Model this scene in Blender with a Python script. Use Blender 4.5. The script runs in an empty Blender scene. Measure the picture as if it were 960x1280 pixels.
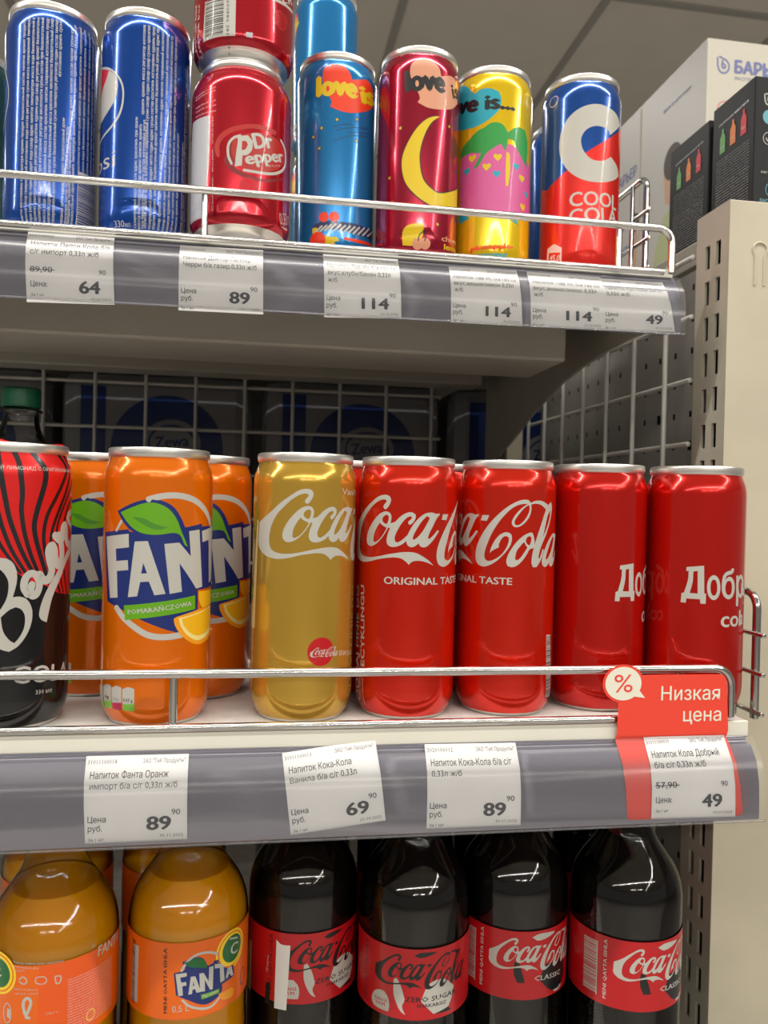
import bpy, bmesh, math, random, json
from mathutils import Vector, Matrix, Euler
from mathutils.geometry import tessellate_polygon
H0 = 1.45                      # height of the eye; every z below is measured from it and lifted by H0
scene = bpy.context.scene
col = scene.collection
PI = math.pi

# ------------------------------------------------------------------ camera, world, lights, exposure
cam = bpy.data.cameras.new('camera')
cam.sensor_fit = 'VERTICAL'; cam.sensor_height = 36.0; cam.lens = 992.34 / 1280 * 36.0
cam.clip_start = 0.01; cam.clip_end = 100
cam.dof.use_dof = True; cam.dof.focus_distance = 0.45; cam.dof.aperture_fstop = 14.0
cam_o = bpy.data.objects.new('camera', cam); col.objects.link(cam_o)
yaw, pitch, roll = 0.157953, -0.009123, 0.0235057
F = Vector((math.sin(yaw)*math.cos(pitch), math.cos(yaw)*math.cos(pitch), math.sin(pitch)))
R0 = Vector((math.cos(yaw), -math.sin(yaw), 0)); U0 = R0.cross(F)
Rv = math.cos(roll)*R0 + math.sin(roll)*U0; Uv = -math.sin(roll)*R0 + math.cos(roll)*U0
cam_o.matrix_world = Matrix(((Rv.x, Uv.x, -F.x, 0), (Rv.y, Uv.y, -F.y, 0), (Rv.z, Uv.z, -F.z, H0), (0, 0, 0, 1)))
scene.camera = cam_o

world = bpy.data.worlds.new('store_world'); scene.world = world; world.use_nodes = True
world.node_tree.nodes['Background'].inputs[0].default_value = (1.0, 0.95, 0.88, 1)
world.node_tree.nodes['Background'].inputs[1].default_value = 0.25

def area(name, loc, sx, sy, watts, color=(1, 0.96, 0.9), rot=(0, 0, 0)):
    l = bpy.data.lights.new(name, 'AREA'); l.shape = 'RECTANGLE'; l.size = sx; l.size_y = sy
    l.energy = watts; l.color = color
    o = bpy.data.objects.new(name, l); col.objects.link(o); o.location = loc; o.rotation_euler = rot
    return o
CEIL = H0 + 1.5
area('ceiling_lamp_row_aisle', (-1.9, -0.05, CEIL-0.06), 7.6, 0.05, 125)
area('added_fill_row_front', (-0.6, -3.0, CEIL-0.06), 8.0, 0.045, 150)  # unseen row added as frontal fill for the tags and shelf fronts
area('ceiling_lamp_row_right', (2.3, -3.3, CEIL-0.06), 0.055, 6.2, 80)
area('ceiling_lamp_row_far', (-0.9, -5.6, CEIL-0.06), 1.1, 0.08, 45)
area('ceiling_lamp_row_far_middle', (0.7, -5.6, CEIL-0.06), 1.1, 0.08, 45)
area('added_ambient_row_behind', (0.0, 2.6, CEIL-0.06), 6.0, 0.08, 45)  # unseen row beyond the shelves, added for ambient light

vs = scene.view_settings
vs.view_transform = 'Standard'; vs.look = 'None'; vs.exposure = -0.26; vs.gamma = 1.0
vs.use_curve_mapping = False

# ------------------------------------------------------------------ materials
M = {}
def mat(name, color, rough=0.5, metal=0.0, coat=0.0, noise=0, nscale=40, bump=0.0, spec=0.5, coat_rough=0.05):
    m = bpy.data.materials.new(name); m.use_nodes = True
    nt = m.node_tree; b = nt.nodes['Principled BSDF']
    b.inputs['Base Color'].default_value = (*color, 1); b.inputs['Roughness'].default_value = rough
    b.inputs['Metallic'].default_value = metal; b.inputs['Coat Weight'].default_value = coat
    b.inputs['Coat Roughness'].default_value = coat_rough
    b.inputs['Specular IOR Level'].default_value = spec
    if noise or bump:
        tc = nt.nodes.new('ShaderNodeTexCoord'); n = nt.nodes.new('ShaderNodeTexNoise')
        n.inputs['Scale'].default_value = nscale; n.inputs['Detail'].default_value = 4
        nt.links.new(tc.outputs['Object'], n.inputs['Vector'])
        if noise:
            r = nt.nodes.new('ShaderNodeValToRGB')
            r.color_ramp.elements[0].position = .35; r.color_ramp.elements[1].position = .65
            r.color_ramp.elements[0].color = (*[c*(1-noise) for c in color], 1)
            r.color_ramp.elements[1].color = (*[min(1, c*(1+noise*.5)) for c in color], 1)
            nt.links.new(n.outputs['Fac'], r.inputs[0]); nt.links.new(r.outputs[0], b.inputs['Base Color'])
        if bump:
            bp = nt.nodes.new('ShaderNodeBump'); bp.inputs['Strength'].default_value = bump; bp.inputs['Distance'].default_value = 0.001
            nt.links.new(n.outputs['Fac'], bp.inputs['Height']); nt.links.new(bp.outputs[0], b.inputs['Normal'])
    M[name] = m; return m

def ink(name, color, rough=0.35, metal=0.0):
    return mat(name, color, rough, metal, coat=0.2)
def can_paint(name, color, metal=0.55, rough=0.17):
    return mat(name, color, rough, metal, coat=0.45)
can_paint('can_red', (0.68, 0.016, 0.002)); can_paint('can_red_dark', (0.58, 0.008, 0.003))
can_paint('can_orange', (0.82, 0.165, 0.0), .35); can_paint('can_gold', (0.58, 0.35, 0.045), .55)
can_paint('can_black', (0.004, 0.004, 0.005), .0); can_paint('can_pepsi', (0.002, 0.06, 0.34), .5)
can_paint('can_pepper', (0.50, 0.008, 0.022), .6); can_paint('can_sky', (0.01, 0.20, 0.50), .4)
can_paint('can_cherry', (0.36, 0.008, 0.035), .6); can_paint('can_yellow', (0.80, 0.55, 0.008), .4)
can_paint('can_blue', (0.006, 0.07, 0.33), .4); can_paint('can_teal', (0.01, 0.07, 0.08), .4)
ink('white', (0.49, 0.48, 0.43)); ink('cokered', (0.48, 0.004, 0.008)); ink('goldlight', (0.68, 0.52, 0.22))
ink('blue', (0.008, 0.022, 0.15)); ink('green', (0.12, 0.36, 0.006)); ink('darkgreen', (0.06, 0.24, 0.02))
ink('darkgreen2', (0.01, 0.13, 0.03)); ink('rind', (0.85, 0.33, 0.01)); ink('pith', (0.85, 0.72, 0.25)); ink('flesh', (0.85, 0.45, 0.01))
ink('boxgreen', (0.2, 0.5, 0.06)); ink('crimson', (0.5, 0.01, 0.08)); ink('grey', (0.3, 0.3, 0.3)); ink('black', (0.006, 0.006, 0.007))
ink('bonred', (0.72, 0.012, 0.012), .3, .3); ink('pred', (0.6, 0.012, 0.02)); ink('drdark', (0.2, 0.006, 0.012)); ink('drring', (0.42, 0.012, 0.008))
ink('dred', (0.48, 0.008, 0.02), .3, .5); ink('lightgrey', (0.5, 0.5, 0.52)); ink('pink', (0.78, 0.5, 0.48)); ink('heartred', (0.80, 0.045, 0.01))
ink('ylw', (0.70, 0.50, 0.008)); ink('ylw2', (0.88, 0.62, 0.02)); ink('peach', (0.66, 0.30, 0.18)); ink('navy', (0.01, 0.03, 0.1)); ink('teal', (0.01, 0.35, 0.45))
ink('magenta', (0.62, 0.10, 0.30)); ink('palm', (0.02, 0.30, 0.05)); ink('cred', (0.72, 0.02, 0.012), .25, .4); ink('forange', (0.78, 0.13, 0.002))
ink('fdkorange', (0.80, 0.10, 0.004)); mat('paper', (0.75, 0.74, 0.70), .7)
mat('tin', (0.78, 0.76, 0.72), .32, .9); mat('chrome', (0.62, 0.61, 0.59), .14, 1.0)
mat('tag_paper', (0.90, 0.89, 0.88), .6, noise=.04, nscale=30); mat('tag_ink', (0.03, 0.03, 0.035), .7); mat('tag_ink_faint', (0.15, 0.15, 0.16), .7)
mat('promo_red', (0.86, 0.065, 0.035), .4); mat('promo_cream', (0.84, 0.81, 0.68), .5)
mat('shelf_paint', (0.42, 0.395, 0.33), .45, noise=.04, nscale=12, bump=.05)
mat('shelf_shaded', (0.24, 0.22, 0.175), .5); mat('lip_white', (0.80, 0.78, 0.68), .4)  # the darker cream has the shade of undersides put into its colour
mat('shelf_top', (0.62, 0.60, 0.56), .5, noise=.12, nscale=90)
mat('upright_paint', (0.53, 0.48, 0.36), .45, noise=.13, nscale=9, bump=.1)
mat('upright_steel', (0.44, 0.41, 0.33), .4, noise=.05, nscale=30)
mat('pegboard', (0.27, 0.26, 0.235), .6); mat('grid_wire', (0.62, 0.61, 0.56), .35, .1)
mat('channel_plastic', (0.33, 0.32, 0.385), .16, .3, coat=.3)
mat('ceiling_tile', (0.86, 0.81, 0.72), .9, noise=.03, nscale=6); mat('ceiling_bar', (0.45, 0.43, 0.39), .7)
mat('floor_tile', (0.36, 0.345, 0.32), .35); mat('wall_paint', (0.30, 0.29, 0.27), .8)
mat('box_white', (0.54, 0.51, 0.43), .6); mat('box_side', (0.50, 0.48, 0.46), .4); mat('box_black', (0.010, 0.010, 0.011), .45, spec=.25)
mat('gap_shade', (0.02, 0.02, 0.02), .8); mat('cap_green', (0.004, 0.10, 0.04), .35); mat('cap_black', (0.012, 0.012, 0.014), .4)
mat('cap_red', (0.6, 0.01, 0.01), .35); mat('cap_orange', (0.75, 0.2, 0.01), .35)
mat('cola', (0.006, 0.004, 0.003), .06); mat('pack_white', (0.20, 0.20, 0.21), .3); mat('pack_blue', (0.008, 0.025, 0.12), .3)  # white and blue of the packs dimmed: shelf shade put into the colour
mat('skin', (0.55, 0.33, 0.22), .5); mat('hair', (0.05, 0.035, 0.03), .5); mat('leafy', (0.42, 0.46, 0.25), .5); mat('bgreen', (0.15, 0.35, 0.12), .5)
mat('borange', (0.72, 0.22, 0.06), .5); mat('bred', (0.6, 0.05, 0.07), .5); mat('bteal', (0.12, 0.36, 0.42), .5); mat('blueink', (0.12, 0.14, 0.32), .5)
mat('box_grey', (0.10, 0.10, 0.10), .5)
m = mat('orange_soda', (0.78, 0.35, 0.0), .1, coat=.3)
m.node_tree.nodes['Principled BSDF'].inputs['Subsurface Weight'].default_value = .7
m.node_tree.nodes['Principled BSDF'].inputs['Subsurface Radius'].default_value = (.03, .015, .003)
m.node_tree.nodes['Principled BSDF'].inputs['Subsurface Scale'].default_value = .5

def clear(name, tint, milk, milkcol, rough=0.03, ior=1.45):
    m = bpy.data.materials.new(name); m.use_nodes = True; nt = m.node_tree; nt.nodes.clear()
    out = nt.nodes.new('ShaderNodeOutputMaterial'); tr = nt.nodes.new('ShaderNodeBsdfTransparent'); tr.inputs[0].default_value = (*tint, 1)
    gl = nt.nodes.new('ShaderNodeBsdfGlossy'); gl.inputs['Roughness'].default_value = rough
    df = nt.nodes.new('ShaderNodeBsdfDiffuse'); df.inputs[0].default_value = (*milkcol, 1)
    fr = nt.nodes.new('ShaderNodeFresnel'); fr.inputs[0].default_value = ior
    m1 = nt.nodes.new('ShaderNodeMixShader'); m1.inputs[0].default_value = milk
    nt.links.new(tr.outputs[0], m1.inputs[1]); nt.links.new(df.outputs[0], m1.inputs[2])
    m2 = nt.nodes.new('ShaderNodeMixShader'); nt.links.new(fr.outputs[0], m2.inputs[0])
    nt.links.new(m1.outputs[0], m2.inputs[1]); nt.links.new(gl.outputs[0], m2.inputs[2]); nt.links.new(m2.outputs[0], out.inputs[0])
    M[name] = m; return m
clear('pet', (0.97, 0.97, 0.96), 0.0, (1, 1, 1), 0.03, 1.38); clear('flap_clear', (0.99, 0.99, 0.99), 0.06, (0.8, 0.8, 0.84), 0.15, 1.35)

# ------------------------------------------------------------------ object helpers
def link(name, me, parent=None):
    o = bpy.data.objects.new(name, me); col.objects.link(o)
    if parent: o.parent = parent
    return o
def tag(o, label, cat, group=None, kind=None):
    if label: o['label'] = label
    if cat: o['category'] = cat
    if group: o['group'] = group
    if kind: o['kind'] = kind
    return o
def thing(name, label, cat, loc=(0, 0, 0), rz=0, group=None):
    o = bpy.data.objects.new(name, None); col.objects.link(o); o.empty_display_size = .02
    o.location = (loc[0], loc[1], loc[2]+H0); o.rotation_euler = (0, 0, rz)
    return tag(o, label, cat, group)
def struct(o): o['kind'] = 'structure'; return o
def copy_tree(o, parent=None):
    c = o.copy(); col.objects.link(c)
    if parent: c.parent = parent
    for ch in list(o.children): copy_tree(ch, c)
    return c

class MB:
    """collects geometry with materials and per-vertex normals (None = flat)"""
    def __init__(s): s.v = []; s.n = []; s.f = []; s.m = []; s.mats = []; s.sm = []
    def mi(s, name):
        if name not in s.mats: s.mats.append(name)
        return s.mats.index(name)
    def add(s, vs, fs, mname, ns=None, smooth=False):
        k = len(s.v); s.v += [tuple(v) for v in vs]; s.n += [tuple(n) for n in ns] if ns else [None]*len(vs)
        i = s.mi(mname)
        for f in fs: s.f.append(tuple(a+k for a in f)); s.m.append(i); s.sm.append(smooth or bool(ns))
    def box(s, x0, x1, y0, y1, z0, z1, mname, bev=0):
        bm = bmesh.new(); bmesh.ops.create_cube(bm, size=1)
        for v in bm.verts: v.co = Vector(((x0+x1)/2+v.co.x*(x1-x0), (y0+y1)/2+v.co.y*(y1-y0), (z0+z1)/2+v.co.z*(z1-z0)))
        if bev: bmesh.ops.bevel(bm, geom=bm.edges[:], offset=bev, segments=2, profile=.5, affect='EDGES')
        s.bm(bm, mname)
    def bm(s, bm, mname, smooth=False):
        bm.verts.index_update(); s.add([v.co.copy() for v in bm.verts], [[v.index for v in f.verts] for f in bm.faces], mname, smooth=smooth); bm.free()
    def tube(s, pts, r, mname, seg=12, caps=True):
        pts = [Vector(p) for p in pts]; n = len(pts); rings = []
        t0 = (pts[1]-pts[0]).normalized(); a = t0.orthogonal().normalized()
        vs = []; ns = []
        for i, p in enumerate(pts):
            t = (pts[min(i+1, n-1)]-pts[max(i-1, 0)]).normalized()
            a = (a-t*a.dot(t)).normalized(); b = t.cross(a)
            for k in range(seg):
                d = a*math.cos(2*PI*k/seg)+b*math.sin(2*PI*k/seg); vs.append(p+d*r); ns.append(d)
        fs = []
        for i in range(n-1):
            for k in range(seg):
                k2 = (k+1) % seg; fs.append((i*seg+k, i*seg+k2, (i+1)*seg+k2, (i+1)*seg+k))
        s.add(vs, fs, mname, ns)
        if caps:
            for i, t in ((0, pts[0]-pts[1]), (n-1, pts[-1]-pts[-2])):
                t.normalize(); ring = vs[i*seg:(i+1)*seg]
                s.add(ring+[pts[i]+t*r*.5], [(k, (k+1) % seg, seg) if i else ((k+1) % seg, k, seg) for k in range(seg)], mname, smooth=True)
    def lathe(s, prof, mname, seg=64, sharp=(), close=False):
        """prof: (r,z) list; normals from the profile, split at the indices in sharp"""
        parts = []; cur = [0]
        for i in range(1, len(prof)):
            cur.append(i)
            if i in sharp and i < len(prof)-1: parts.append(cur); cur = [i]
        parts.append(cur)
        for idx in parts:
            vs = []; ns = []; P = [prof[i] for i in idx]
            N = prof_normals(P)
            for (r, z), (nr, nz) in zip(P, N):
                for k in range(seg):
                    a = 2*PI*k/seg; vs.append((r*math.sin(a), -r*math.cos(a), z)); ns.append((nr*math.sin(a), -nr*math.cos(a), nz))
            fs = []
            for i in range(len(P)-1):
                for k in range(seg):
                    k2 = (k+1) % seg; fs.append((i*seg+k, i*seg+k2, (i+1)*seg+k2, (i+1)*seg+k))
            s.add(vs, fs, mname, ns)
    def build(s, name, parent=None, lift=True):
        me = bpy.data.meshes.new(name); me.from_pydata(s.v, [], s.f); 
        for k in s.mats: me.materials.append(M[k])
        me.polygons.foreach_set('material_index', s.m); me.polygons.foreach_set('use_smooth', s.sm); me.update()
        if any(n is not None for n in s.n):
            me.update(); ln = []
            pn = [p.normal.copy() for p in me.polygons]
            vn = [v.normal.copy() for v in me.vertices]
            for p in me.polygons:
                for li in p.loop_indices:
                    n = s.n[me.loops[li].vertex_index]
                    ln.append(n if n is not None else tuple(vn[me.loops[li].vertex_index] if p.use_smooth else pn[p.index]))
            me.normals_split_custom_set(ln)
        o = link(name, me, parent)
        if parent is None and lift: o.location.z += H0
        return o
def prof_normals(P):
    out = []
    for i in range(len(P)):
        a = P[max(i-1, 0)]; b = P[min(i+1, len(P)-1)]
        dr, dz = b[0]-a[0], b[1]-a[1]; l = math.hypot(dr, dz) or 1
        out.append((dz/l, -dr/l))
    return out

# ------------------------------------------------------------------ printed artwork: flat shapes in mm, wrapped on their carrier
def smooth_poly(pts, closed=True, corner=48, n=4):
    m = len(pts); out = []
    def ang(i):
        a, b, c = pts[(i-1) % m], pts[i], pts[(i+1) % m]
        v1 = (b[0]-a[0], b[1]-a[1]); v2 = (c[0]-b[0], c[1]-b[1])
        if math.hypot(*v1) < 1e-6 or math.hypot(*v2) < 1e-6: return 180
        d = math.degrees(math.atan2(v1[0]*v2[1]-v1[1]*v2[0], v1[0]*v2[0]+v1[1]*v2[1])); return abs(d)
    sh = [ang(i) > corner or (not closed and i in (0, m-1)) for i in range(m)]
    rng = range(m if closed else m-1)
    for i in rng:
        p0, p1, p2, p3 = pts[(i-1) % m], pts[i], pts[(i+1) % m], pts[(i+2) % m]
        L = math.hypot(p2[0]-p1[0], p2[1]-p1[1])
        def tan(a, b, c, s):
            if s: return None
            l = math.hypot(c[0]-a[0], c[1]-a[1]) or 1
            return ((c[0]-a[0])/l*L, (c[1]-a[1])/l*L)
        t1 = tan(p0, p1, p2, sh[i]); t2 = tan(p1, p2, p3, sh[(i+1) % m])
        if t1 is None and t2 is None: out.append(p1); continue
        ch = (p2[0]-p1[0], p2[1]-p1[1])
        t1 = t1 or ch; t2 = t2 or ch
        for k in range(n):
            t = k/n; h1 = 2*t**3-3*t*t+1; h2 = t**3-2*t*t+t; h3 = -2*t**3+3*t*t; h4 = t**3-t*t
            out.append((h1*p1[0]+h2*t1[0]+h3*p2[0]+h4*t2[0], h1*p1[1]+h2*t1[1]+h3*p2[1]+h4*t2[1]))
    if not closed: out.append(pts[-1])
    return out
def tess(loops):
    loops = [[Vector((p[0], p[1], 0)) for p in l] for l in loops]
    vs = [v for l in loops for v in l]
    tr = tessellate_polygon(loops)
    return [(v.x, v.y) for v in vs], [tuple(t) for t in tr]
def stroke(pts, w, closed):
    w, w2 = w if isinstance(w, (list, tuple)) else (w, w)
    P = smooth_poly(pts, bool(closed), 180 if 1 else 60, 5) if len(pts) > 2 else pts
    if closed: P = P+[P[0]]
    L = []; Rr = []
    for i, p in enumerate(P):
        a = P[max(i-1, 0)]; b = P[min(i+1, len(P)-1)]
        if closed and i in (0, len(P)-1): a, b = P[-2], P[1]
        l = math.hypot(b[0]-a[0], b[1]-a[1]) or 1; ww = w+(w2-w)*i/(len(P)-1); nx, ny = -(b[1]-a[1])/l*ww/2, (b[0]-a[0])/l*ww/2
        L.append((p[0]+nx, p[1]+ny)); Rr.append((p[0]-nx, p[1]-ny))
    n = len(P); vs = L+Rr; fs = []
    for i in range(n-1): fs.append((n+i, n+i+1, i+1)); fs.append((n+i, i+1, i))
    if not closed and w > .8:
        for c, w in ((P[0], w), (P[-1], w2)):
            k = len(vs); vs += [(c[0]+w/2*math.cos(2*PI*j/10), c[1]+w/2*math.sin(2*PI*j/10)) for j in range(10)]
            fs += [(k, k+j, k+j+1) for j in range(1, 9)]
    return vs, fs
TXT = {}
def fill_outlines(me):
    """fill letter outlines by winding direction, so that overlapping strokes of one letter stay filled"""
    nb = {}
    for e in me.edges:
        a, b = e.vertices; nb.setdefault(a, []).append(b); nb.setdefault(b, []).append(a)
    seen = set(); loops = []
    for v in range(len(me.vertices)):
        if v in seen or v not in nb: continue
        lp = [v]; seen.add(v); nxt = [q for q in nb[v]]; cur = v+1 if v+1 in nxt else nxt[0]
        while cur not in seen:
            seen.add(cur); lp.append(cur); n2 = [q for q in nb[cur] if q not in seen]
            if not n2: break
            cur = n2[0]
        if len(lp) > 2: loops.append([(me.vertices[i].co.x, me.vertices[i].co.y) for i in lp])
    def area(l): return sum(l[i-1][0]*l[i][1]-l[i][0]*l[i-1][1] for i in range(len(l)))/2
    def inside(p, l):
        c = False
        for i in range(len(l)):
            (x0, y0), (x1, y1) = l[i-1], l[i]
            if (y0 > p[1]) != (y1 > p[1]) and p[0] < (x1-x0)*(p[1]-y0)/(y1-y0)+x0: c = not c
        return c
    A = [area(l) for l in loops]
    if not A: return [], []
    cont = [[i for i in range(len(A)) if i != j and abs(A[i]) > abs(A[j]) and inside(loops[j][0], loops[i])] for j in range(len(A))]
    outer = [j for j in range(len(A)) if not cont[j] or A[j]*A[max(cont[j], key=lambda i: abs(A[i]))] > 0]; holes = {i: [] for i in outer}
    for j in range(len(A)):
        if j not in holes:
            for i in cont[j]:
                if i in holes: holes[i].append(loops[j])
    V = []; T = []
    for i in outer:
        vs, fs = tess([loops[i]]+holes[i]); k = len(V); V += vs; T += [tuple(a+k for a in f) for f in fs]
    return V, T
def text2d(s, bold, fine):
    key = (s, bold, fine)
    if key in TXT: return TXT[key]
    c = bpy.data.curves.new('t', 'FONT'); c.body = s; c.resolution_u = 1 if fine else 3; c.fill_mode = 'NONE'
    o = bpy.data.objects.new('t', c); col.objects.link(o)
    dg = bpy.context.evaluated_depsgraph_get(); dg.update()
    me = bpy.data.meshes.new_from_object(o.evaluated_get(dg)); vs, fs = fill_outlines(me)
    bpy.data.objects.remove(o); bpy.data.curves.remove(c); bpy.data.meshes.remove(me)
    if bold:
        b = .022*bold; x0 = min(v[0] for v in vs)-b; x1 = max(v[0] for v in vs)+b
        TXT[key] = ([[((x+dx-x0), y+dy) for x, y in vs] for dx, dy in (((-b, 0), (b, 0), (0, b*.6), (0, -b*.6)) if not fine else ((-b, 0), (b, 0)))], fs, x1-x0)
    else:
        x0 = min(v[0] for v in vs); x1 = max(v[0] for v in vs); TXT[key] = ([[((x-x0), y) for x, y in vs]], fs, x1-x0)
    return TXT[key]
CAPH = .70
def text_tris(s, a, b, h, bold=0, fine=False):
    sets, fs, w = text2d(s, bold, fine)
    dx, dy = b[0]-a[0], b[1]-a[1]; l = math.hypot(dx, dy); ux, uy = dx/l, dy/l
    sx = l/w; sy = h/CAPH
    return [([(a[0]+x*sx*ux-y*sy*uy, a[1]+x*sx*uy+y*sy*ux) for x, y in vs], fs) for vs in sets]
def circ(c, rx, ry=None, n=28): return [(c[0]+rx*math.cos(2*PI*k/n), c[1]+(ry or rx)*math.sin(2*PI*k/n)) for k in range(n)]
def star(c, r, rot=.3): return [(c[0]+(r if k % 2 == 0 else r*.45)*math.cos(rot+PI*k/5), c[1]+(r if k % 2 == 0 else r*.45)*math.sin(rot+PI*k/5)) for k in range(10)]
def heart(c, r): return [(c[0]+r*.06*16*math.sin(t)**3, c[1]+r*.06*(13*math.cos(t)-5*math.cos(2*t)-2*math.cos(3*t)-math.cos(4*t))) for t in [2*PI*k/20 for k in range(20)]]
def rect(x0, y0, x1, y1): return [(x0, y0), (x1, y0), (x1, y1), (x0, y1)]
def tris_of(it):
    k = it[0]
    if k == 'p': return tess([smooth_poly([tuple(q) for q in l]) for l in it[3:]])
    if k == 'q': return tess([[tuple(q) for q in l] for l in it[3:]])
    if k == 's': return stroke([tuple(q) for q in it[4]], it[3], it[5])
    if k == 't': return text_tris(it[3], it[4], it[5], it[6], it[7], it[8] if len(it) > 8 else it[6] < 3)
    if k == 'c': return tess([circ(it[3], it[4])])
    if k == 'r': return stroke(circ(it[3], it[4], it[5], 20), .5, 1)
    if k == 'h': return tess([heart(it[3], it[4])])
    if k == '*': return tess([star(it[3], it[4])])
def print_art(mb, items, mapper, ucut=None, vcuts=(), layer0=0):
    """ucut = step in mm at which shapes are cut (the facets of the carrier); vcuts = heights of the carrier's rings"""
    jobs = []
    for q, it in enumerate(items):
        t = tris_of(it)
        if isinstance(t, tuple): t = [t]
        for c, (vs, fs) in enumerate(t):
            if fs: jobs.append((it, vs, fs, (q % 6)*.13+c*.03))
    for it, vs, fs, micro_lay in jobs:
        bm = bmesh.new()
        if it[0] in 'strp' and not (it[0] == 't' and len(fs) > 1500):      # shapes that may overlap themselves: every triangle a hair apart
            for k, f in enumerate(fs):
                if len(set(f)) == 3: bm.faces.new([bm.verts.new((vs[i][0], vs[i][1], (k % 11)*.012)) for i in f])
        else:
            bv = [bm.verts.new((x, y, 0)) for x, y in vs]
            for f in fs:
                if len(set(f)) == 3:
                    try: bm.faces.new([bv[i] for i in f])
                    except ValueError: pass
        x0 = min(v[0] for v in vs); x1 = max(v[0] for v in vs); y0 = min(v[1] for v in vs); y1 = max(v[1] for v in vs)
        if ucut:
            for k in range(math.ceil(x0/ucut), math.floor(x1/ucut)+1):
                bmesh.ops.bisect_plane(bm, geom=bm.verts[:]+bm.edges[:]+bm.faces[:], dist=1e-5, plane_co=(k*ucut, 0, 0), plane_no=(1, 0, 0))
        for z in vcuts:
            if y0 < z < y1:
                bmesh.ops.bisect_plane(bm, geom=bm.verts[:]+bm.edges[:]+bm.faces[:], dist=1e-5, plane_co=(0, z, 0), plane_no=(0, 1, 0))
        bm.verts.index_update(); P = []; N = []
        for v in bm.verts:
            p, n = mapper(v.co.x, v.co.y, it[2]+layer0+micro_lay+v.co.z); P.append(p); N.append(n)
        fl = []
        for f in bm.faces:
            f.normal_update(); ids = [v.index for v in f.verts]
            fl.append(ids if f.normal.z > 0 else ids[::-1])
        mb.add(P, fl, it[1], N); bm.free()
SEG = 96
def wrap(prof, Rmm):
    P = [(r*1000, z*1000) for r, z in prof]; N = prof_normals(P)
    step = 2*PI*Rmm/SEG
    def f(u, v, lay):
        for i in range(len(P)-1):
            if v <= P[i+1][1] or i == len(P)-2: break
        (r0, z0), (r1, z1) = P[i], P[i+1]; t = (v-z0)/(z1-z0) if z1 != z0 else 0; t = max(0, min(1, t))
        r = r0+(r1-r0)*t; nr = N[i][0]+(N[i+1][0]-N[i][0])*t; nz = N[i][1]+(N[i+1][1]-N[i][1])*t
        k = math.floor(u/step+1e-6); fr = u/step-k; a0 = k*2*PI/SEG; a1 = a0+2*PI/SEG
        rr = (r+.012+.022*lay)
        x = rr*(math.sin(a0)*(1-fr)+math.sin(a1)*fr); y = -rr*(math.cos(a0)*(1-fr)+math.cos(a1)*fr)
        a = u/Rmm
        return (x/1000, y/1000, v/1000), (nr*math.sin(a), -nr*math.cos(a), nz)
    return f, step, [z for r, z in P]
def shift(items, du=0, dv=0, s=1.0, o=(0, 0)):
    def T(p): return [(p[0]-o[0])*s+o[0]+du, (p[1]-o[1])*s+o[1]+dv]
    out = []
    for it in items:
        k = it[0]; it = list(it)
        if k in 'pq': it[3:] = [[T(p) for p in l] for l in it[3:]]
        elif k == 's': it[3] = it[3]*s if not isinstance(it[3], list) else [q*s for q in it[3]]; it[4] = [T(p) for p in it[4]]
        elif k == 't': it[4] = T(it[4]); it[5] = T(it[5]); it[6] *= s
        elif k in 'ch*': it[3] = T(it[3]); it[4] *= s
        elif k == 'r': it[3] = T(it[3]); it[4] *= s; it[5] *= s
        out.append(it)
    return out
def recolor(items, a, b): return [[it[0], b if it[1] == a else it[1]]+list(it[2:]) for it in items]
def ladder(color, lay, u0, u1, v0, v1, seed, slant=0.0):
    rnd = random.Random(seed); out = []; v = v0
    while v < v1:
        t = rnd.choice((.25, .25, .5, .75)); out.append(['q', color, lay, [(u0, v), (u1, v+slant), (u1, v+t+slant), (u0, v+t)]]); v += t+rnd.choice((.3, .3, .5, .7))
    return out
WORDS = 'состав вода сахар напиток регулятор кислотности краситель аромат изготовлено хранить при температуре годен партия напиток газированный безалкогольный адрес масса нетто продукт сусын құрамы'.split()
def micro(n, seed):
    rnd = random.Random(seed); s = ''
    while len(s) < n: s += rnd.choice(WORDS)+' '
    return s[:n].strip()
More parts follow.
